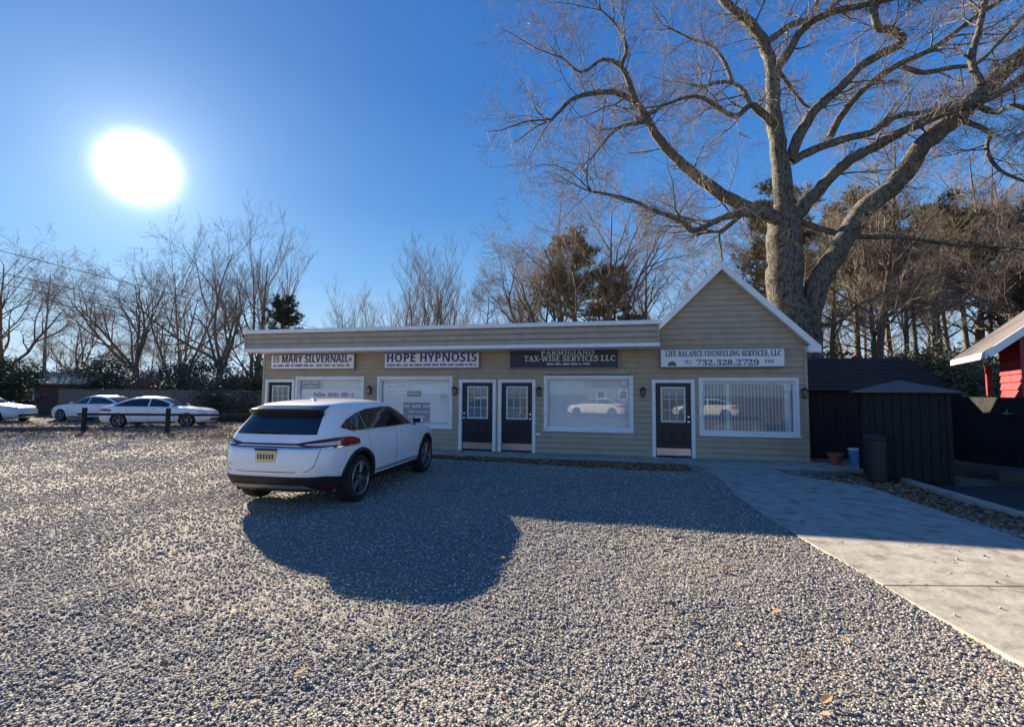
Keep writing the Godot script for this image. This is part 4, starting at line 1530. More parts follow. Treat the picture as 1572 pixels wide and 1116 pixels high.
func bare_tree(seed_: int, height: float, style: String, bark: Material) -> Node3D:
	rng.seed = seed_
	var o := Node3D.new()
	var bb := MB.new()
	var tw := MB.new()
	if style == "spread":
		var s := {"levels": 5, "rmin": 0.0045, "wander": 0.22, "up": 0.05, "kids": [0, 7, 6, 5, 4, 3], "from": 0.25, "angle": 0.72, "ratio": 0.56, "limb_level": 2}
		var pts := PackedVector3Array()
		bend(Vector3(0, -0.15, 0), Vector3.UP, height * 0.30, 5, 0.06, 0.1, pts)
		var r0 := height * 0.019
		bb.tube(pts, PackedFloat32Array([r0 * 1.35, r0 * 1.05, r0, r0 * 0.95, r0 * 0.92, r0 * 0.9]), 10)
		for k in 6:
			var a := TAU * (k + rng.randf_range(-0.3, 0.3)) / 6
			var lean := rng.randf_range(0.35, 0.95)
			var t := rng.randf_range(0.72, 1.0) if k > 0 else 1.0
			if k == 0:
				lean = 0.12
			branch(bb, tw, pts[0].lerp(pts[5], t), Vector3(cos(a) * sin(lean), cos(lean), sin(a) * sin(lean)), height * rng.randf_range(0.48, 0.66), r0 * rng.randf_range(0.45, 0.65), 1, s)
	elif style == "upright":
		var s := {"levels": 5, "rmin": 0.004, "wander": 0.13, "up": 0.11, "kids": [0, 9, 6, 5, 4], "from": 0.2, "angle": 0.50, "ratio": 0.46, "limb_level": 1}
		for k in 4:
			var a := TAU * k / 4 + rng.randf()
			var lean := rng.randf_range(0.05, 0.36)
			branch(bb, tw, Vector3(cos(a), 0, sin(a)) * 0.1 + Vector3(0, -0.1, 0), Vector3(cos(a) * sin(lean), cos(lean), sin(a) * sin(lean)), height * rng.randf_range(0.8, 0.98), height * 0.012 * rng.randf_range(0.8, 1.2), 1, s)
	else:    # slender forest tree
		var s := {"levels": 4, "rmin": 0.0045, "wander": 0.19, "up": 0.05, "kids": [0, 6, 6, 5, 3], "from": 0.25, "angle": 0.65, "ratio": 0.5, "limb_level": 1}
		var pts := PackedVector3Array()
		bend(Vector3(0, -0.15, 0), Vector3(rng.randf_range(-0.08, 0.08), 1, rng.randf_range(-0.08, 0.08)).normalized(), height, 10, 0.05, 0.06, pts)
		var r0 := height * 0.013
		var rad := PackedFloat32Array()
		for i in 11:
			rad.append(r0 * (1.12 - i * 0.1))
		bb.tube(pts, rad, 8)
		for k in 16:
			var t := rng.randf_range(0.30, 0.98)
			var i := mini(int(t * 10), 9)
			var a := rng.randf() * TAU
			var lean := rng.randf_range(0.5, 1.25)
			branch(bb, tw, pts[i].lerp(pts[i + 1], t * 10 - i), Vector3(cos(a) * sin(lean), cos(lean), sin(a) * sin(lean)), height * rng.randf_range(0.18, 0.32) * (1.25 - 0.6 * t), rad[i] * 0.45, 1, s)
	part(bb, "trunk", bark, o)
	part(tw, "crown", mats.twig, o)
	return o

func tuft(b: MB, p: Vector3, dir: Vector3, size: float, n: int, tone: Color):   # a brush of pine needles
	for k in n:
		var d := (dir * 0.6 + Vector3(rng.randf_range(-1, 1), rng.randf_range(-0.8, 1), rng.randf_range(-1, 1))).normalized()
		var s := d.cross(Vector3(rng.randf(), rng.randf(), rng.randf() + 0.01)).normalized() * size * 0.055
		var q := p + d * size * rng.randf_range(0.7, 1.1)
		b.tri(p - s, p + s, q)
		b.c.append_array([tone, tone, tone])

func pine_tree(seed_: int, height: float, clear: float, wide: float, mat: Material, taper := 0.75) -> Node3D:
	rng.seed = seed_
	var o := Node3D.new()
	var bb := MB.new()
	var tw := MB.new()
	var pts := PackedVector3Array()
	bend(Vector3(0, -0.15, 0), Vector3.UP, height, 9, 0.05, 0.08, pts)
	var rad := PackedFloat32Array()
	for i in 10:
		rad.append(height * 0.015 * (1.1 - i * 0.11))
	bb.tube(pts, rad, 8)
	var whorls := 26
	for w in whorls:
		var t := lerpf(clear, 0.99, float(w) / whorls)
		var i := mini(int(t * 9), 8)
		var c := pts[i].lerp(pts[i + 1], t * 9 - i)
		var ln := wide * (1.0 - taper * pow((t - clear) / (1.0 - clear), 1.6 if taper < 0.8 else 0.9)) * rng.randf_range(0.55, 1.1)
		for k in 3:
			if rng.randf() < 0.18:
				continue
			var a := rng.randf() * TAU
			var bp := PackedVector3Array()
			bend(c, Vector3(cos(a), rng.randf_range(0.05, 0.5), sin(a)).normalized(), ln, 5, 0.18, 0.03, bp)
			bb.tube(bp, PackedFloat32Array([0.05, 0.042, 0.034, 0.026, 0.018, 0.01]), 4)
			for m in 24:
				var f := rng.randf_range(0.35, 1.0) * 5
				var j := mini(int(f), 4)
				var q := bp[j].lerp(bp[j + 1], f - j) + Vector3(rng.randf_range(-1, 1), rng.randf_range(-0.4, 0.7), rng.randf_range(-1, 1)) * 0.32
				var g := rng.randf_range(0.7, 1.35)
				tuft(tw, q, (bp[j + 1] - bp[j]).normalized() + Vector3.UP * 0.4, 0.34, 22, Color(g, g * rng.randf_range(0.92, 1.05), g))
	part(bb, "trunk", mats.bark_brown, o)
	part(tw, "crown", mat, o)
	return o

func bush(seed_: int, rx: float, ry: float, mat: Material, count: int, leaf: float) -> Node3D:
	rng.seed = seed_
	var o := Node3D.new()
	var st := MB.new()
	var lv := MB.new()
	var s := {"levels": 3, "rmin": 0.003, "wander": 0.25, "up": 0.05, "kids": [0, 4, 3, 3], "from": 0.2, "angle": 0.7, "ratio": 0.55, "limb_level": 9}
	for k in 9:
		var a := rng.randf() * TAU
		var lean := rng.randf_range(0.1, 1.0)
		branch(st, st, Vector3(cos(a), 0, sin(a)) * rx * 0.2 + Vector3(0, -0.05, 0), Vector3(cos(a) * sin(lean), cos(lean), sin(a) * sin(lean)), ry * rng.randf_range(0.6, 1.0), 0.03, 1, s)
	var clumps := []
	for k in 38:
		var a := rng.randf() * TAU
		var e := pow(rng.randf(), 0.7)
		var h := rng.randf_range(0.06, 0.94)
		var w := rx * sqrt(maxf(0.0, 1.0 - pow(h * 1.1 - 0.25, 2.0) * 1.2)) * e
		clumps.append(Vector3(cos(a) * w, h * ry, sin(a) * w))
	for k in count:
		var c: Vector3 = clumps[rng.randi() % clumps.size()]
		var p := c + Vector3(rng.randfn(), rng.randfn() * 0.8, rng.randfn()) * rx * 0.16
		p.y = maxf(p.y, 0.03)
		var d := Vector3(rng.randf_range(-1, 1), rng.randf_range(-0.5, 1), rng.randf_range(-1, 1)).normalized()
		var w := d.cross(Vector3(rng.randf() + 0.01, rng.randf(), rng.randf())).normalized()
		var g := rng.randf_range(0.6, 1.4)
		var tone := Color(g, g, g * 0.95)
		var L := leaf * rng.randf_range(0.6, 1.3)
		lv.tri(p - d * L, p + w * L * 0.42, p + d * L)
		lv.tri(p - d * L, p + d * L, p - w * L * 0.42)
		for q in 6:
			lv.c.append(tone)
	part(st, "stem", mats.bark_brown, o)
	part(lv, "foliage", mat, o)
	return o

func put(proto: Node3D, called: String, label: String, category: String, at: Vector3, sc: float, turn: float, group: String, sy := 1.0) -> Node3D:
	var r: Node3D = proto.duplicate()
	r.name = numbered(called)
	add_child(r)
	r.position = at
	r.rotation.y = turn
	r.scale = Vector3(sc, sc * sy, sc)
	tag(r, label, category, group)
	return r

func spot(px: float, d: float) -> Vector3:    # ground point: how far across per metre of distance, and the distance
	return Vector3(px * d, -0.05, -d)

func make_trees():
	var bg: Material = mats.bark_grey
	var bn: Material = mats.bark_brown
	var H := 10.0
	var sp := [bare_tree(101, H, "spread", bg), bare_tree(102, H, "spread", bn), bare_tree(103, H, "spread", bg)]
	var up := [bare_tree(201, H, "upright", bg), bare_tree(202, H, "upright", bn)]
	var fo := [bare_tree(301, H, "forest", bn), bare_tree(302, H, "forest", bg), bare_tree(303, H, "forest", bn)]
	# [prototype, across, distance, height, turn, label]
	var left := [
		[sp[1], -1.10, 40.0, 14.6, 0.4, "tall bare tree at the left edge of the picture behind the pale car"],
		[sp[2], -0.92, 52.0, 12.0, 2.0, "low bare tree left of the rounded tree behind the sedans"],
		[sp[0], -0.795, 42.0, 13.6, 1.1, "rounded spreading bare tree standing behind the white sedan"],
		[sp[2], -0.625, 41.0, 14.8, 4.4, "bare tree with high open crown behind the right end of the sedans"],
		[up[0], -0.545, 46.0, 15.6, 0.6, "bare tree just left of the evergreen by the shop corner"],
		[up[1], -0.71, 58.0, 17.0, 2.6, "thin bare tree farthest back between the two spreading trees"],
		[fo[1], -1.0, 60.0, 17.0, 1.6, "slender bare tree far behind the parked sedans at left"]]
	for t in left:
		put(t[0], "bare_tree", t[5], "tree", spot(t[1], t[2]), t[3] / H, t[4], "bare trees left of the shop")
	var mid := [
		[up[0], -0.345, 44.0, 9.6, 1.0, "small bare tree over the roof, first from the left"],
		[up[1], -0.262, 40.0, 9.9, 3.0, "bare tree over the roof, second from the left"],
		[up[0], -0.185, 38.0, 11.0, 4.2, "tallest fan shaped bare tree over the left half of the flat roof"],
		[up[1], -0.125, 41.0, 11.4, 0.3, "bare tree over the roof just right of the tallest fan"],
		[fo[1], -0.055, 42.0, 11.4, 2.2, "thin bare tree over the middle of the flat roof"],
		[up[0], 0.0, 36.0, 10.1, 5.0, "many stemmed bare tree over the middle of the flat roof"],
		[fo[0], 0.055, 37.0, 12.3, 1.2, "slim dark bare tree left of the pine over the roof"],
		[sp[1], 0.205, 30.0, 15.1, 2.7, "wide dark bare tree towering over the right end of the flat roof"],
		[sp[0], 0.095, 33.0, 13.6, 0.9, "grey bare tree rising behind the pine over the roof"],
		[fo[2], 0.295, 35.0, 13.4, 3.4, "slim bare tree just left of the gable peak"],
		[sp[2], 0.40, 38.0, 13.0, 5.2, "bare tree right behind the gable peak"]]
	for t in mid:
		put(t[0], "bare_tree", t[5], "tree", spot(t[1], t[2]), t[3] / H, t[4], "bare trees behind the flat roof")
	# the wood at the right
	rng.seed = 900
	var spots := []
	for i in 36:
		spots.append([lerpf(0.50, 1.34, (i + rng.randf()) / 36.0), rng.randf_range(23.0, 46.0), rng.randf_range(10.0, 14.5), rng.randf() * TAU, rng.randi() % 3])
	for s in spots:
		if s[0] > 0.98:
			s[2] *= 1.25
		put(fo[s[4]], "forest_tree", "slender bare tree of the dense wood behind the shed and red house", "tree", spot(s[0], s[1]), s[2] / H, s[3], "slender trees of the wood at right")
	# nearer, told apart
	put(fo[0], "forest_tree", "dark thick trunked tree standing behind the black shed", "tree", spot(0.775, 24.0), 1.5, 0.7, "")
	put(sp[0], "bare_tree", "spreading bare tree over the red house roof at the right edge", "tree", spot(1.10, 27.0), 1.42, 2.2, "")
	# pines
	var pn := [pine_tree(401, 12.0, 0.45, 3.0, mats.needle), pine_tree(402, 12.0, 0.55, 3.4, mats.needle_gold), pine_tree(403, 7.6, 0.05, 2.5, mats.needle, 0.95)]
	put(pn[1], "pine_tree", "round topped pine over the right half of the flat roof", "tree", spot(0.135, 33.0), 1.13, 1.0, "pines")
	put(pn[0], "pine_tree", "narrow dark pine right beside the wide bare tree over the roof", "tree", spot(0.235, 36.0), 0.98, 2.0, "pines")
	put(pn[1], "pine_tree", "golden green pine behind the trunk of the big tree", "tree", spot(0.60, 31.0), 1.30, 3.0, "pines")
	put(pn[0], "pine_tree", "broad pine behind the leaning limb of the big tree", "tree", spot(0.74, 34.0), 1.42, 0.2, "pines")
	put(pn[1], "pine_tree", "pine above the black shed in the wood", "tree", spot(0.90, 32.0), 1.26, 4.0, "pines")
	put(pn[0], "pine_tree", "dark pine behind the red house roof", "tree", spot(1.08, 33.0), 1.30, 5.0, "pines")
	put(pn[1], "pine_tree", "pine rising over the red house at the far right", "tree", spot(0.985, 29.0), 1.12, 2.5, "pines")
	put(pn[1], "pine_tree", "pale green pine between the shed and the leaning limb", "tree", spot(0.82, 38.0), 1.45, 1.4, "pines")
	put(pn[0], "evergreen_tree", "dark evergreen with spreading top beside the left corner of the shop", "tree", spot(-0.505, 30.0), 0.66, 0.4, "")
	# undergrowth
	var bs := [bush(501, 2.0, 2.4, mats.leaf_dark, 11000, 0.07), bush(502, 2.0, 2.2, mats.leaf_rust, 9000, 0.07), bush(503, 2.0, 2.3, mats.leaf_olive, 9500, 0.07)]
	var bl := [
		[0, -1.12, 30.0, 1.5, "tall dark ivy bush at the left edge behind the pale car"],
		[2, -0.93, 38.0, 1.5, "olive bush behind the silver white sedan"],
		[0, -0.84, 37.0, 1.7, "dark bush behind the noses of the two sedans"],
		[1, -0.75, 36.0, 1.4, "rusty bush behind the roof of the white sedan"],
		[0, -0.665, 34.0, 1.6, "dark bush behind the bonnet of the white sedan"],
		[2, -0.60, 32.0, 1.25, "olive bush over the left part of the board fence"],
		[1, -0.555, 33.0, 1.2, "rusty bush over the right part of the board fence"],
		[0, -0.535, 30.0, 1.5, "dark bush at the left corner of the shop"]]
	for t in bl:
		put(bs[t[0]], "shrub", t[4], "bush", spot(t[1], t[2]), t[3], t[1] * 9.0, "bushes behind the parked sedans")
	rng.seed = 640
	for i in 34:
		put(bs[[1, 2, 2][i % 3]], "underbrush", "low brush on the floor of the wood behind the black shed", "bush", spot(lerpf(0.52, 1.34, (i + rng.randf()) / 34.0), rng.randf_range(23, 42)), rng.randf_range(0.9, 1.9), rng.randf() * TAU, "brush in the wood at right")
	# far wood, one mass along the horizon
	rng.seed = 71
	var mm := MultiMesh.new()
	mm.transform_format = MultiMesh.TRANSFORM_3D
	var far := MB.new()
	for src in [fo[1].get_child(0), fo[1].get_child(1), bs[2].get_child(1)]:
		var arr: Array = (src.mesh as ArrayMesh).surface_get_arrays(0)
		var base := far.v.size()
		far.v.append_array(arr[Mesh.ARRAY_VERTEX])
		far.n.append_array(arr[Mesh.ARRAY_NORMAL])
		for k in arr[Mesh.ARRAY_INDEX]:
			far.ix.append(k + base)
	mm.mesh = far.mesh(mats.twig)
	var list := []
	for i in 190:
		var a := lerpf(-1.45, 1.5, (i + rng.randf()) / 190.0)
		var d := rng.randf_range(60, 95)
		if absf(a + 0.1) < 0.5 and rng.randf() < 0.75:
			continue
		var s := rng.randf_range(0.6, 0.95)
		list.append(Transform3D(Basis(Vector3.UP, rng.randf() * TAU).scaled(Vector3(s, s, s)), Vector3(a * d, -0.05, -d)))
	mm.instance_count = list.size()
	for i in list.size():
		mm.set_instance_transform(i, list[i])
	var o := MultiMeshInstance3D.new()
	o.name = "distant_wood"
	o.multimesh = mm
	add_child(o)
	tag(o, "far grey brown wood along the horizon", "wood", "", "stuff")
	for p in sp + up + fo + pn + bs:
		p.free()

# ---------------------------------------------------------------- the big old tree behind the gable
var LIMBS := [
	["trunk", [12.02,3.43,-20.00,0.791, 11.91,5.22,-20.00,0.737, 11.80,7.04,-20.00,0.697, 11.78,8.30,-20.00,0.661, 11.84,9.44,-20.00,0.628]],
	["trunk", [12.90,3.45,-20.20,0.468, 12.78,4.94,-19.93,0.441, 12.99,6.40,-19.66,0.419, 13.81,7.98,-19.39,0.399, 14.75,9.54,-19.12,0.381, 15.90,10.52,-18.85,0.363, 16.80,12.01,-18.58,0.347, 18.03,13.08,-18.31,0.331, 18.98,14.11,-18.04,0.315, 20.19,15.26,-17.77,0.301, 21.30,16.11,-17.50,0.286]],
	["limb", [11.64,9.30,-20.00,0.327, 10.79,9.53,-19.71,0.288, 9.69,9.76,-19.42,0.258, 8.49,10.24,-19.12,0.231, 7.45,10.85,-18.83,0.207, 6.57,11.38,-18.54,0.184, 5.83,12.01,-18.25,0.163, 5.30,12.63,-17.96,0.143, 4.79,13.10,-17.67,0.124, 3.97,13.29,-17.38,0.106, 3.06,13.09,-17.08,0.088, 2.17,12.64,-16.79,0.072, 1.37,11.66,-16.50,0.056]],
	["limb", [4.60,12.67,-17.00,0.128, 4.32,13.28,-16.80,0.101, 3.94,13.82,-16.60,0.081, 3.23,13.91,-16.40,0.064, 2.44,13.28,-16.20,0.048, 1.73,13.66,-16.00,0.033]],
	["limb", [5.11,12.11,-17.30,0.094, 4.29,12.18,-17.70,0.072, 3.81,11.98,-18.10,0.054, 3.23,11.33,-18.50,0.038]],
	["limb", [3.94,13.82,-16.60,0.091, 4.07,14.22,-16.23,0.066, 3.64,14.77,-15.87,0.047, 3.01,15.04,-15.50,0.032]],
	["limb", [11.84,9.30,-20.00,0.437, 11.84,11.19,-20.06,0.383, 11.71,12.82,-20.12,0.344, 11.61,14.62,-20.19,0.309, 11.62,16.31,-20.25,0.275, 11.36,17.56,-20.31,0.244, 10.81,18.60,-20.38,0.213, 9.69,19.72,-20.44,0.183, 9.15,20.78,-20.50,0.154]],
	["limb", [11.41,13.70,-20.00,0.191, 10.68,14.07,-19.67,0.156, 10.14,14.10,-19.33,0.130, 9.31,13.41,-19.00,0.107, 8.38,13.61,-18.67,0.086, 7.37,13.82,-18.33,0.067, 5.89,13.19,-18.00,0.049]],
	["limb", [10.22,14.20,-19.50,0.120, 10.02,15.19,-19.83,0.094, 9.48,15.71,-20.17,0.074, 8.69,15.73,-20.50,0.056]],
	["limb", [9.69,15.55,-20.00,0.109, 9.60,16.68,-20.38,0.088, 9.20,17.80,-20.75,0.073, 8.39,18.45,-21.12,0.058, 7.55,19.26,-21.50,0.044]],
	["limb", [11.81,16.35,-20.20,0.207, 12.13,16.84,-19.86,0.177, 12.65,17.72,-19.52,0.155, 13.49,18.11,-19.18,0.135, 14.61,18.17,-18.84,0.118, 15.22,18.06,-18.50,0.101]],
	["limb", [11.40,17.63,-20.30,0.166, 13.01,19.02,-20.87,0.135, 14.76,19.93,-21.43,0.112, 16.45,21.56,-22.00,0.090]],
	["limb", [11.92,16.24,-20.20,0.096, 12.67,15.56,-20.47,0.075, 13.47,14.95,-20.73,0.058, 14.38,15.07,-21.00,0.043]],
	["limb", [12.14,12.03,-20.00,0.232, 12.62,13.30,-19.80,0.215, 13.25,14.26,-19.60,0.201, 14.08,14.97,-19.40,0.190, 14.81,15.75,-19.20,0.179, 15.60,16.18,-19.00,0.168, 16.33,16.59,-18.80,0.158, 15.71,16.89,-18.60,0.149, 14.96,16.93,-18.40,0.140, 14.71,17.73,-18.20,0.131, 14.91,18.51,-18.00,0.123]],
	["limb", [12.20,12.01,-20.10,0.206, 13.70,12.82,-20.42,0.179, 15.39,13.48,-20.73,0.159, 16.68,13.94,-21.05,0.141, 18.02,14.86,-21.37,0.124, 19.52,15.28,-21.68,0.107, 21.07,15.84,-22.00,0.090]],
	["limb", [14.28,13.34,-20.50,0.168, 14.79,14.39,-20.25,0.149, 15.65,15.39,-20.00,0.135, 16.90,16.25,-19.75,0.123, 18.25,16.84,-19.50,0.112, 19.59,17.81,-19.25,0.101, 20.76,18.62,-19.00,0.091]],
	["limb", [17.15,16.20,-19.80,0.122, 17.82,15.76,-19.54,0.105, 18.83,15.81,-19.28,0.093, 19.60,15.80,-19.02,0.082, 20.39,16.57,-18.76,0.072, 21.24,17.62,-18.50,0.063]],
	["limb", [12.06,9.12,-19.90,0.271, 12.63,9.95,-19.56,0.248, 13.25,10.77,-19.21,0.231, 13.97,11.46,-18.87,0.215, 14.65,11.83,-18.52,0.200, 15.69,12.34,-18.18,0.186, 16.68,12.75,-17.83,0.173, 17.62,13.02,-17.49,0.161, 18.51,13.25,-17.14,0.149, 19.39,13.96,-16.80,0.138]],
	["limb", [18.59,14.12,-17.90,0.147, 18.44,15.19,-18.05,0.131, 18.92,16.53,-18.20,0.120, 19.41,18.03,-18.35,0.110, 19.87,19.29,-18.50,0.101]],
	["limb", [18.24,12.93,-18.40,0.113, 18.78,12.17,-17.92,0.090, 18.19,11.15,-17.45,0.073, 18.16,10.14,-16.98,0.058, 18.44,9.52,-16.50,0.045]],
	["limb", [11.27,9.14,-19.60,0.201, 10.45,9.19,-19.09,0.168, 9.13,9.04,-18.58,0.144, 7.99,8.54,-18.06,0.123, 6.91,7.94,-17.55,0.104, 6.24,8.15,-17.04,0.087, 5.13,8.30,-16.52,0.071, 3.97,8.55,-16.01,0.056, 2.65,8.56,-15.50,0.042]],
	["limb", [9.48,9.20,-19.00,0.117, 8.91,8.69,-18.80,0.093, 8.35,8.29,-18.60,0.076]],
	["limb", [12.52,9.42,-20.30,0.152, 13.61,8.80,-19.84,0.123, 14.77,8.40,-19.38,0.101, 16.12,8.23,-18.92,0.082, 17.64,7.78,-18.46,0.065, 18.70,7.58,-18.00,0.049]],
	["limb", [13.15,4.70,-20.20,0.083, 13.99,4.90,-19.80,0.064, 14.46,5.48,-19.40,0.051, 15.03,5.74,-19.00,0.039]],
	["limb", [18.39,13.39,-18.00,0.123, 18.43,12.61,-17.33,0.099, 18.44,12.44,-16.67,0.081, 18.37,11.84,-16.00,0.065]],
]

func make_big_tree():
	var at := Vector3(12.0, 0, -20.0)
	var o := thing("big_tree", "huge bare old tree with pale bark rising behind the gable", "tree", at)
	rng.seed = 17
	var tw := MB.new()
	var s := {"levels": 5, "rmin": 0.004, "wander": 0.32, "up": 0.015, "kids": [0, 0, 6, 5, 4, 3], "from": 0.15, "angle": 0.85, "ratio": 0.56, "limb_level": 2}
	for l in LIMBS:
		var a: Array = l[1]
		var raw := PackedVector3Array()
		var rr := PackedFloat32Array()
		for i in range(0, a.size(), 4):
			raw.append(Vector3(a[i], a[i + 1], a[i + 2]) - at)
			rr.append(a[i + 3])
		if l[0] == "trunk":
			raw.insert(0, Vector3(raw[0].x, -0.1, raw[0].z))
			rr.insert(0, rr[0] * 1.25)
		# smooth the line and roughen it a little
		var pts := PackedVector3Array()
		var rad := PackedFloat32Array()
		for i in raw.size() - 1:
			var p0 := raw[maxi(i - 1, 0)]
			var p3 := raw[mini(i + 2, raw.size() - 1)]
			for k in 4:
				var t := k / 4.0
				var q := raw[i].cubic_interpolate(raw[i + 1], p0, p3, t)
				var r := lerpf(rr[i], rr[i + 1], t)
				pts.append(q + Vector3(rng.randf_range(-1, 1), rng.randf_range(-1, 1), rng.randf_range(-1, 1)) * r * 0.13 * (1.0 if i + k > 0 else 0.0))
				rad.append(r * rng.randf_range(0.93, 1.08))
		pts.append(raw[-1])
		rad.append(rr[-1])
		var b := MB.new()
		if l[0] == "trunk" and raw.size() < 8:      # the stem closes over inside the fork
			pts.append(pts[-1] + Vector3(0.0, 0.35, 0))
			rad.append(rad[-1] * 0.78)
			pts.append(pts[-1] + Vector3(0.0, 0.35, 0))
			rad.append(rad[-1] * 0.5)
		b.tube(pts, rad, 18 if l[0] == "trunk" else 10, true)
		var bb := part(b, "trunk" if l[0] == "trunk" else "limb", mats.bark_pale, o)
		if l[0] == "trunk" and raw.size() < 8:
			continue
		# branches along the limb
		b = MB.new()
		var total := 0.0
		for i in pts.size() - 1:
			total += pts[i].distance_to(pts[i + 1])
		var n := int(total * (0.8 if l[0] == "trunk" else 1.9))
		for k in n + 1:
			var f := lerpf(0.38 if l[0] == "trunk" else 0.16, 0.995, pow((k + rng.randf()) / (n + 1.0), 0.75)) * (pts.size() - 1)
			var i := mini(int(f), pts.size() - 2)
			var tan := (pts[i + 1] - pts[i]).normalized()
			var br := minf(rad[i] * 0.5, 0.055) * rng.randf_range(0.4, 1.0)
			branch(b, tw, pts[i].lerp(pts[i + 1], f - i), (side_dir(tan, rng.randf_range(0.6, 1.25)) + Vector3(0, 0.12, 0)).normalized(), rng.randf_range(0.9, 2.6), br, 2, s)
		# the limb runs out into a spray
		for k in 4:
			branch(b, tw, pts[-1], side_dir((pts[-1] - pts[-3]).normalized(), rng.randf_range(0.1, 0.7)), rng.randf_range(1.4, 3.0), rr[-1] * rng.randf_range(0.5, 0.85), 2, s)
		part(b, "branch", mats.bark_pale, bb)
	part(tw, "crown", mats.twig, o)

# ---------------------------------------------------------------- left side: fence, rail, little house, wires
func make_left():
	var o := thing("board_fence", "weathered grey board fence behind the parked sedans", "fence", Vector3(-28.5, 0, -29.6), 0.0)
	rng.seed = 61
	var var_mesh := []
	for k in 4:
		var b := MB.new()
		b.bevel(Vector3(0, 0.90, 0), Vector3(0.135, 1.72 + 0.02 * k, 0.022), 0.006)
		var_mesh.append(b.mesh(mats.fence_wood))
	for i in 106:
		var p := part(var_mesh[rng.randi() % 4], "picket", null, o)
		p.position = Vector3(i * 0.148, rng.randf_range(-0.02, 0.02), i * 0.012 + rng.randf_range(-0.006, 0.006))
		p.rotation = Vector3(0, rng.randf_range(-0.03, 0.03), rng.randf_range(-0.008, 0.008))
	for y in [0.35, 1.45]:
		var b := MB.new()
		b.bevel(Vector3(7.8, y, 0.58), Vector3(15.8, 0.09, 0.04), 0.006, Basis(Vector3.UP, -0.081))
		part(b, "fence_rail", mats.fence_wood, o)
	# low rail on posts before the cars
	o = thing("rail_barrier", "low dark rail on short posts in front of the parked sedans", "barrier", Vector3(-17.6, 0, -19.4))
	for x in [0.0, 3.45, 6.9]:
		var b := MB.new()
		b.bevel(Vector3(x, 0.48, 0), Vector3(0.14, 1.06, 0.14), 0.02)
		part(b, "post", mats.dark_wood, o)
	var b := MB.new()
	b.bevel(Vector3(3.45, 0.74, 0.09), Vector3(7.3, 0.10, 0.045), 0.012)
	part(b, "rail", mats.dark_wood, o)
	b = MB.new()
	b.tube(PackedVector3Array([Vector3(-25.5, 0.06, -17.2), Vector3(-22.5, 0.07, -18.6), Vector3(-18.3, 0.07, -20.4)]), PackedFloat32Array([0.11, 0.12, 0.10]), 9, true)
	var lg := part(b, numbered("log"), mats.sleeper_wood, self)
	tag(lg, "dark log lying on the ground left of the rail post", "log")
	# little house with pale roof behind the bushes
	o = thing("small_house", "low house with pale roof behind the silver white sedan", "house", Vector3(-35.5, 0, -37.0), 0.25)
	b = MB.new()
	b.bevel(Vector3(0, 1.05, 0), Vector3(5.6, 2.2, 4.0), 0.02)
	part(b, "wall", mats.brick_dull, o)
	b = MB.new()
	for s in [-1.0, 1.0]:
		b.box(Vector3(0, 2.62, s * 1.12), Vector3(6.2, 0.10, 2.55), Basis(Vector3.RIGHT, s * 0.36))
	part(b, "roof", mats.pale_roof, o)
	b = MB.new()
	frame_rect(b, -1.6, -0.5, 0.9, 1.8, 0.08, 2.0, 2.06)
	var wd := part(b, "window", mats.white_trim, o)
	b = MB.new()
	b.span(Vector3(-1.53, 0.97, 2.0), Vector3(-0.57, 1.73, 2.03))
	part(b, "pane", mats.car_glass, wd)
	# wires
	for w in [[Vector3(-52, 15.5, -14), Vector3(-30.8, 10.9, -40), 1.4, "upper power line slanting down from the left edge"], [Vector3(-50, 13.2, -14), Vector3(-35.1, 10.2, -38), 1.1, "middle power line at the left edge"], [Vector3(-50, 12.4, -14), Vector3(-36.1, 9.6, -38), 1.1, "lowest power line at the left edge"]]:
		b = MB.new()
		var pts := PackedVector3Array()
		var rd := PackedFloat32Array()
		var far: Vector3 = w[1] + (w[1] - w[0]) * 0.6
		for i in 41:
			var t := i / 40.0
			var q: Vector3 = w[0].lerp(far, t)
			pts.append(q + Vector3(0, -4.0 * w[2] * t * (1.0 - t) * 0.4, 0))
			rd.append(0.024)
		b.tube(pts, rd, 5)
		var wi := part(b, numbered("power_line"), mats.wire, self)
		tag(wi, w[3], "cable", "power lines")

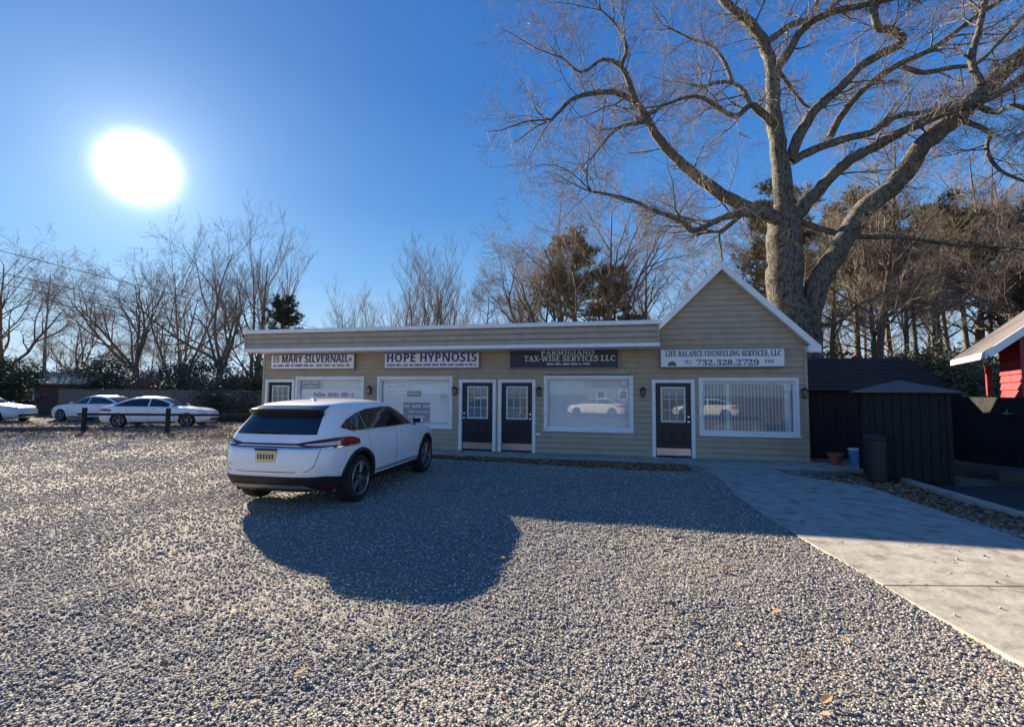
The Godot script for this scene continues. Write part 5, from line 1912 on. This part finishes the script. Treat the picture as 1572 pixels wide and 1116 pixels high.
# ---------------------------------------------------------------- right side: shed, booth, pots, fence, red house
func make_right():
	var b := MB.new()
	var o := thing("dark_shed", "large black shed with steep hipped roof between shop and booth", "shed", Vector3(10.2, 0, -14.6), -0.05)
	for i in 25:
		b = MB.new()
		b.bevel(Vector3(-1.95 + i * 0.16, 0.93, 1.22 + (i % 2) * 0.006), Vector3(0.152, 1.86, 0.024), 0.005)
		part(b, "board", mats.dark_wood, o)
	b = MB.new()
	b.span(Vector3(-2.02, 0, -1.2), Vector3(2.02, 1.86, 1.2))
	part(b, "wall", mats.dark_wood, o)
	b = MB.new()
	var e := [Vector3(-2.2, 1.86, 1.42), Vector3(2.25, 1.86, 1.42), Vector3(2.25, 1.86, -1.42), Vector3(-2.2, 1.86, -1.42)]
	var r := [Vector3(-1.8, 2.86, 0.30), Vector3(1.82, 2.86, 0.30), Vector3(1.82, 2.86, -0.30), Vector3(-1.8, 2.86, -0.30)]
	var steps := 8
	for k in 4:
		var j := (k + 1) % 4
		for s in steps:      # courses of shingles, each a little proud of the one above
			var t0 := s / float(steps)
			var t1 := (s + 1) / float(steps)
			var out: Vector3 = ((e[k] + e[j]) / 2) * Vector3(1, 0, 1)
			out = out.normalized() * 0.02
			var a: Vector3 = e[k].lerp(r[k], t0)
			var c: Vector3 = e[j].lerp(r[j], t0)
			b.quad(a + out, c + out, e[j].lerp(r[j], t1), e[k].lerp(r[k], t1), out + Vector3.UP * 0.01)
			b.quad(a + out, c + out, c, a, Vector3.DOWN)
	b.quad(r[0], r[1], r[2], r[3], Vector3.UP)
	b.quad(e[0], e[1], e[2], e[3], Vector3.DOWN)
	part(b, "roof", mats.dark_shingle, o)
	# booth with a low pyramid roof
	o = thing("garden_booth", "dark square booth with low grey pyramid roof beside the drive", "shed", Vector3(8.30, 0, -10.05), -0.55)
	b = MB.new()
	b.bevel(Vector3(0, 0.90, 0), Vector3(1.26, 1.78, 1.26), 0.01)
	part(b, "wall", mats.dark_wood, o)
	for k in 9:
		for f in 2:
			b = MB.new()
			b.bevel(Vector3(-0.576 + k * 0.144, 0.90, 0.64), Vector3(0.134, 1.72, 0.02), 0.005)
			var pl := part(b, "board", mats.dark_wood, o)
			pl.rotation.y = f * PI / 2
	for s in [[-1, -1], [1, -1], [1, 1], [-1, 1]]:
		b = MB.new()
		b.bevel(Vector3(s[0] * 0.645, 0.90, s[1] * 0.645), Vector3(0.08, 1.80, 0.08), 0.01)
		part(b, "corner_post", mats.dark_wood, o)
	b = MB.new()
	var q := [Vector3(-0.80, 1.79, -0.80), Vector3(0.80, 1.79, -0.80), Vector3(0.80, 1.79, 0.80), Vector3(-0.80, 1.79, 0.80)]
	for k in 4:
		var j := (k + 1) % 4
		b.tri(q[k] + Vector3(0, 0.03, 0), q[j] + Vector3(0, 0.03, 0), Vector3(0, 2.06, 0), q[k] + q[j])
		b.quad(q[k], q[j], q[j] + Vector3(0, 0.03, 0), q[k] + Vector3(0, 0.03, 0), (q[k] + q[j]) * Vector3(1, 0, 1))
	b.quad(q[0], q[1], q[2], q[3], Vector3.DOWN)
	part(b, "roof", mats.grey_roof, o)
	# dark bin before the booth
	o = thing("waste_bin", "tall black bin standing before the booth", "bin", Vector3(7.37, 0, -9.55), -0.4)
	b = MB.new()
	b.lathe(Vector3.ZERO, Basis.IDENTITY, [Vector2(0.0, 0.0), Vector2(0.16, 0.0), Vector2(0.165, 0.04), Vector2(0.19, 0.82), Vector2(0.20, 0.84), Vector2(0.19, 0.86), Vector2(0.0, 0.86)], 20)
	part(b, "body", mats.car_trim, o)
	b = MB.new()
	b.lathe(Vector3.ZERO, Basis.IDENTITY, [Vector2(0.205, 0.86), Vector2(0.205, 0.89), Vector2(0.15, 0.95), Vector2(0.04, 0.975), Vector2(0.0, 0.975)], 20)
	part(b, "lid", mats.car_trim, o)
	# bucket and pot
	var at := bw(8.62, 0.045, 0.30)
	o = thing("bucket", "pale blue plastic bucket with lid by the shed", "bucket", at)
	b = MB.new()
	b.lathe(Vector3.ZERO, Basis.IDENTITY, [Vector2(0.0, 0.0), Vector2(0.135, 0.0), Vector2(0.155, 0.33), Vector2(0.163, 0.34), Vector2(0.163, 0.37), Vector2(0.155, 0.375)], 20)
	part(b, "body", mats.bucket_blue, o)
	b = MB.new()
	b.lathe(Vector3.ZERO, Basis.IDENTITY, [Vector2(0.166, 0.36), Vector2(0.168, 0.395), Vector2(0.15, 0.40), Vector2(0.0, 0.395)], 20)
	part(b, "lid", mats.bucket_white, o)
	b = MB.new()
	var hp := PackedVector3Array()
	var hr := PackedFloat32Array()
	for i in 13:
		var a := PI * i / 12.0
		hp.append(Vector3(cos(a) * 0.165, 0.33 - sin(a) * 0.13, 0.05 + sin(a) * 0.12))
		hr.append(0.004)
	b.tube(hp, hr, 5)
	part(b, "handle", mats.steel, o)
	o = thing("flower_pot", "terracotta flower pot beside the blue bucket", "pot", bw(8.16, 0.045, 0.32))
	b = MB.new()
	b.lathe(Vector3.ZERO, Basis.IDENTITY, [Vector2(0.0, 0.0), Vector2(0.105, 0.0), Vector2(0.15, 0.21), Vector2(0.17, 0.21), Vector2(0.175, 0.275), Vector2(0.155, 0.275), Vector2(0.148, 0.22)], 20)
	part(b, "body", mats.terracotta, o)
	b = MB.new()
	b.lathe(Vector3.ZERO, Basis.IDENTITY, [Vector2(0.15, 0.235), Vector2(0.0, 0.245)], 20)
	part(b, "soil", mats.earth, o)
	# dark fence towards the red house
	var f0 := Vector3(12.45, 0, -13.6)
	var f1 := Vector3(10.45, 0, -9.55)
	o = thing("dark_fence", "black board fence in shade running to the red house", "fence", f0, atan2(-(f1 - f0).z, (f1 - f0).x))
	var L := f0.distance_to(f1)
	for i in int(L / 0.15):
		b = MB.new()
		b.bevel(Vector3(0.07 + i * 0.15, 0.85 + (i % 3) * 0.004, 0), Vector3(0.14, 1.70, 0.022), 0.006)
		part(b, "picket", mats.dark_wood, o)
	for y in [0.35, 1.4]:
		b = MB.new()
		b.bevel(Vector3(L / 2, y, -0.035), Vector3(L, 0.09, 0.04), 0.006)
		part(b, "fence_rail", mats.dark_wood, o)
	o = thing("wall_ornament", "small pale metal ornament hanging on the dark fence", "ornament", f0.lerp(f1, 0.86) + Vector3(-0.05, 1.34, 0.02), atan2(-(f1 - f0).z, (f1 - f0).x))
	b = MB.new()
	b.tube(PackedVector3Array([Vector3(-0.2, 0, 0.03), Vector3(-0.08, 0.02, 0.04), Vector3(0.05, 0.0, 0.04), Vector3(0.22, 0.03, 0.03)]), PackedFloat32Array([0.018, 0.03, 0.03, 0.012]), 8, true)
	b.tube(PackedVector3Array([Vector3(0, 0.0, 0.03), Vector3(0.01, 0.10, 0.04)]), PackedFloat32Array([0.02, 0.012]), 8, true)
	part(b, "body", mats.skid, o)
	# sleeper edging before the fence
	for i in 3:
		var s := thing("timber_sleeper", ["old timber sleeper edging nearest the red house", "old timber sleeper edging in the middle of the row", "old timber sleeper edging nearest the booth"][i], "timber", Vector3(9.75 + 0.55 * i * 0.6, 0, -7.6 - 1.35 * i), 0.30)
		b = MB.new()
		b.bevel(Vector3(0, 0.12, 0), Vector3(0.20, 0.24, 1.32), 0.02)
		part(b, "beam", mats.sleeper_wood, s)
	# red house
	o = thing("red_house", "dark red boarded house with white roof edge cut off by the right edge", "house", Vector3(10.83, 0, -9.95), -0.57)
	var red: Material = mats.red_paint
	b = MB.new()
	b.span(Vector3(0.02, 0, -1.34), Vector3(7.0, 3.02, -0.02))
	part(b, "wall", red, o)
	var v := 0.0
	while v < 3.0:
		part(lap(0.0, 7.0, v, 0.17, 0.0), "siding_board", red, o)
		var sb := part(lap(0.0, 1.34, v, 0.17, 0.0), "siding_board", red, o)
		sb.rotation.y = -PI / 2
		sb.position = Vector3(0.02, 0, -1.34)
		v += 0.17
	while v < 5.8:    # gable
		var x0 := (v - 3.02) / 0.85 + 0.05
		part(lap(maxf(x0, 0.0), 7.0 - maxf(x0, 0.0), v, 0.17, 0.0, 0.2, 0.2), "siding_board", red, o)
		v += 0.17
	b = MB.new()
	b.tri(Vector3(0, 3.02, -0.03), Vector3(7, 3.02, -0.03), Vector3(3.5, 6.0, -0.03), Vector3(0, 0, 1))
	b.tri(Vector3(0, 3.02, -0.08), Vector3(7, 3.02, -0.08), Vector3(3.5, 6.0, -0.08), Vector3(0, 0, -1))
	part(b, "gable_wall", red, o)
	for s in [-1.0, 1.0]:
		b = MB.new()
		var dir := Vector3(s, -0.85, 0).normalized()
		var len := 5.35
		var mid := Vector3(3.5, 6.13, -1.15) + dir * len / 2
		b.bevel(mid, Vector3(len, 0.07, 3.0), 0.01, Basis(Vector3(0, 0, 1), atan2(dir.y * s, dir.x * s)))
		part(b, "roof", mats.grey_roof, o)
		b = MB.new()
		b.bevel(mid + Vector3(0, -0.05, 1.52), Vector3(len + 0.02, 0.15, 0.03), 0.006, Basis(Vector3(0, 0, 1), atan2(dir.y * s, dir.x * s)))
		part(b, "rake_board", mats.white_trim, o)
		b = MB.new()
		b.bevel(Vector3(3.5, 6.07, -1.15) + dir * (len + 0.0) + Vector3(s * 0.02, -0.0, 0), Vector3(0.04, 0.14, 3.02), 0.006)
		part(b, "gutter", mats.white_trim, o)
		b = MB.new()
		b.box(Vector3(3.5, 6.04, -1.15) + dir * (len - 0.32), Vector3(0.60, 0.02, 2.9), Basis(Vector3(0, 0, 1), atan2(dir.y * s, dir.x * s)))
		part(b, "soffit", red, o)
	b = MB.new()
	b.bevel(Vector3(0.06, 1.25, -2.45), Vector3(0.11, 2.5, 0.11), 0.01)
	part(b, "porch_post", red, o)

# ---------------------------------------------------------------- across the street, behind the viewer: what the shop glass mirrors
func make_opposite():
	var o := thing("grey_house", "grey house across the street that the shop glass mirrors", "house", Vector3(-9.0, 0, 46.0), PI - 0.1)
	var b := MB.new()
	b.span(Vector3(-5, 0, -3), Vector3(5, 3.0, 3))
	part(b, "wall", mats.roof_felt, o)
	for s in [-1.0, 1.0]:
		b = MB.new()
		b.box(Vector3(0, 3.85, s * 1.6), Vector3(10.8, 0.12, 3.9), Basis(Vector3.RIGHT, s * 0.5))
		part(b, "roof", mats.grey_roof, o)
	for x in [-3.2, -0.4, 2.8]:
		b = MB.new()
		frame_rect(b, x - 0.6, x + 0.6, 0.9, 2.2, 0.09, 3.0, 3.06)
		var wd := part(b, "window", mats.white_trim, o)
		b = MB.new()
		b.span(Vector3(x - 0.52, 0.98, 3.0), Vector3(x + 0.52, 2.12, 3.02))
		part(b, "pane", mats.car_glass, wd)
	for k in [[Vector3(-3.4, 0, 9.5), "white car behind the viewer that the blinds window mirrors"], [Vector3(4.2, 0, 11.5), "white car behind the viewer that the gable door mirrors"]]:
		o = thing("parked_car", k[1], "car", k[0], -PI / 2 + 0.1)
		sedan_car(o, mats.paint_white, 1.45)

func _ready():
	# camera
	var cam := Camera3D.new()
	cam.name = "camera"
	var pit := 0.0630
	var rol := 0.0070
	add_child(cam)
	cam.transform = Transform3D(Basis(Vector3(cos(rol), cos(pit) * sin(rol), sin(pit) * sin(rol)), Vector3(-sin(rol), cos(pit) * cos(rol), sin(pit) * cos(rol)), Vector3(0, -sin(pit), cos(pit))), Vector3(0, 1.725, 0))
	cam.fov = 2.0 * rad_to_deg(atan(558.0 / 720.0))
	cam.near = 0.05
	cam.far = 3000.0
	cam.current = true
	# sky, exposure
	var exposure := 3.2
	var env := Environment.new()
	env.background_mode = Environment.BG_SKY
	env.sky = make_sky(1.1 / exposure)
	env.tonemap_mode = Environment.TONE_MAPPER_LINEAR
	env.tonemap_exposure = exposure
	env.sdfgi_enabled = true
	env.ssao_enabled = true
	env.ssil_enabled = true
	var we := WorldEnvironment.new()
	we.name = "world"
	we.environment = env
	add_child(we)
	# sun
	var sun := DirectionalLight3D.new()
	sun.name = "sun"
	add_child(sun)
	sun.look_at_from_position(SUN * 50.0, Vector3.ZERO, Vector3.UP)
	sun.light_energy = 1.6
	sun.light_color = Color(1.0, 0.93, 0.82)
	sun.light_angular_distance = 0.5
	sun.shadow_enabled = true
	make_materials()
	make_ground()
	make_building()
	print("building ", Time.get_ticks_msec())
	make_big_tree()
	print("big tree ", Time.get_ticks_msec())
	make_trees()
	print("trees ", Time.get_ticks_msec())
	make_left()
	make_right()
	make_opposite()
	make_suv()
	make_far_cars()
	print("cars ", Time.get_ticks_msec())
	make_signs()
	make_sconces()
	make_window_papers()
	make_leaves()
	print("all ", Time.get_ticks_msec())
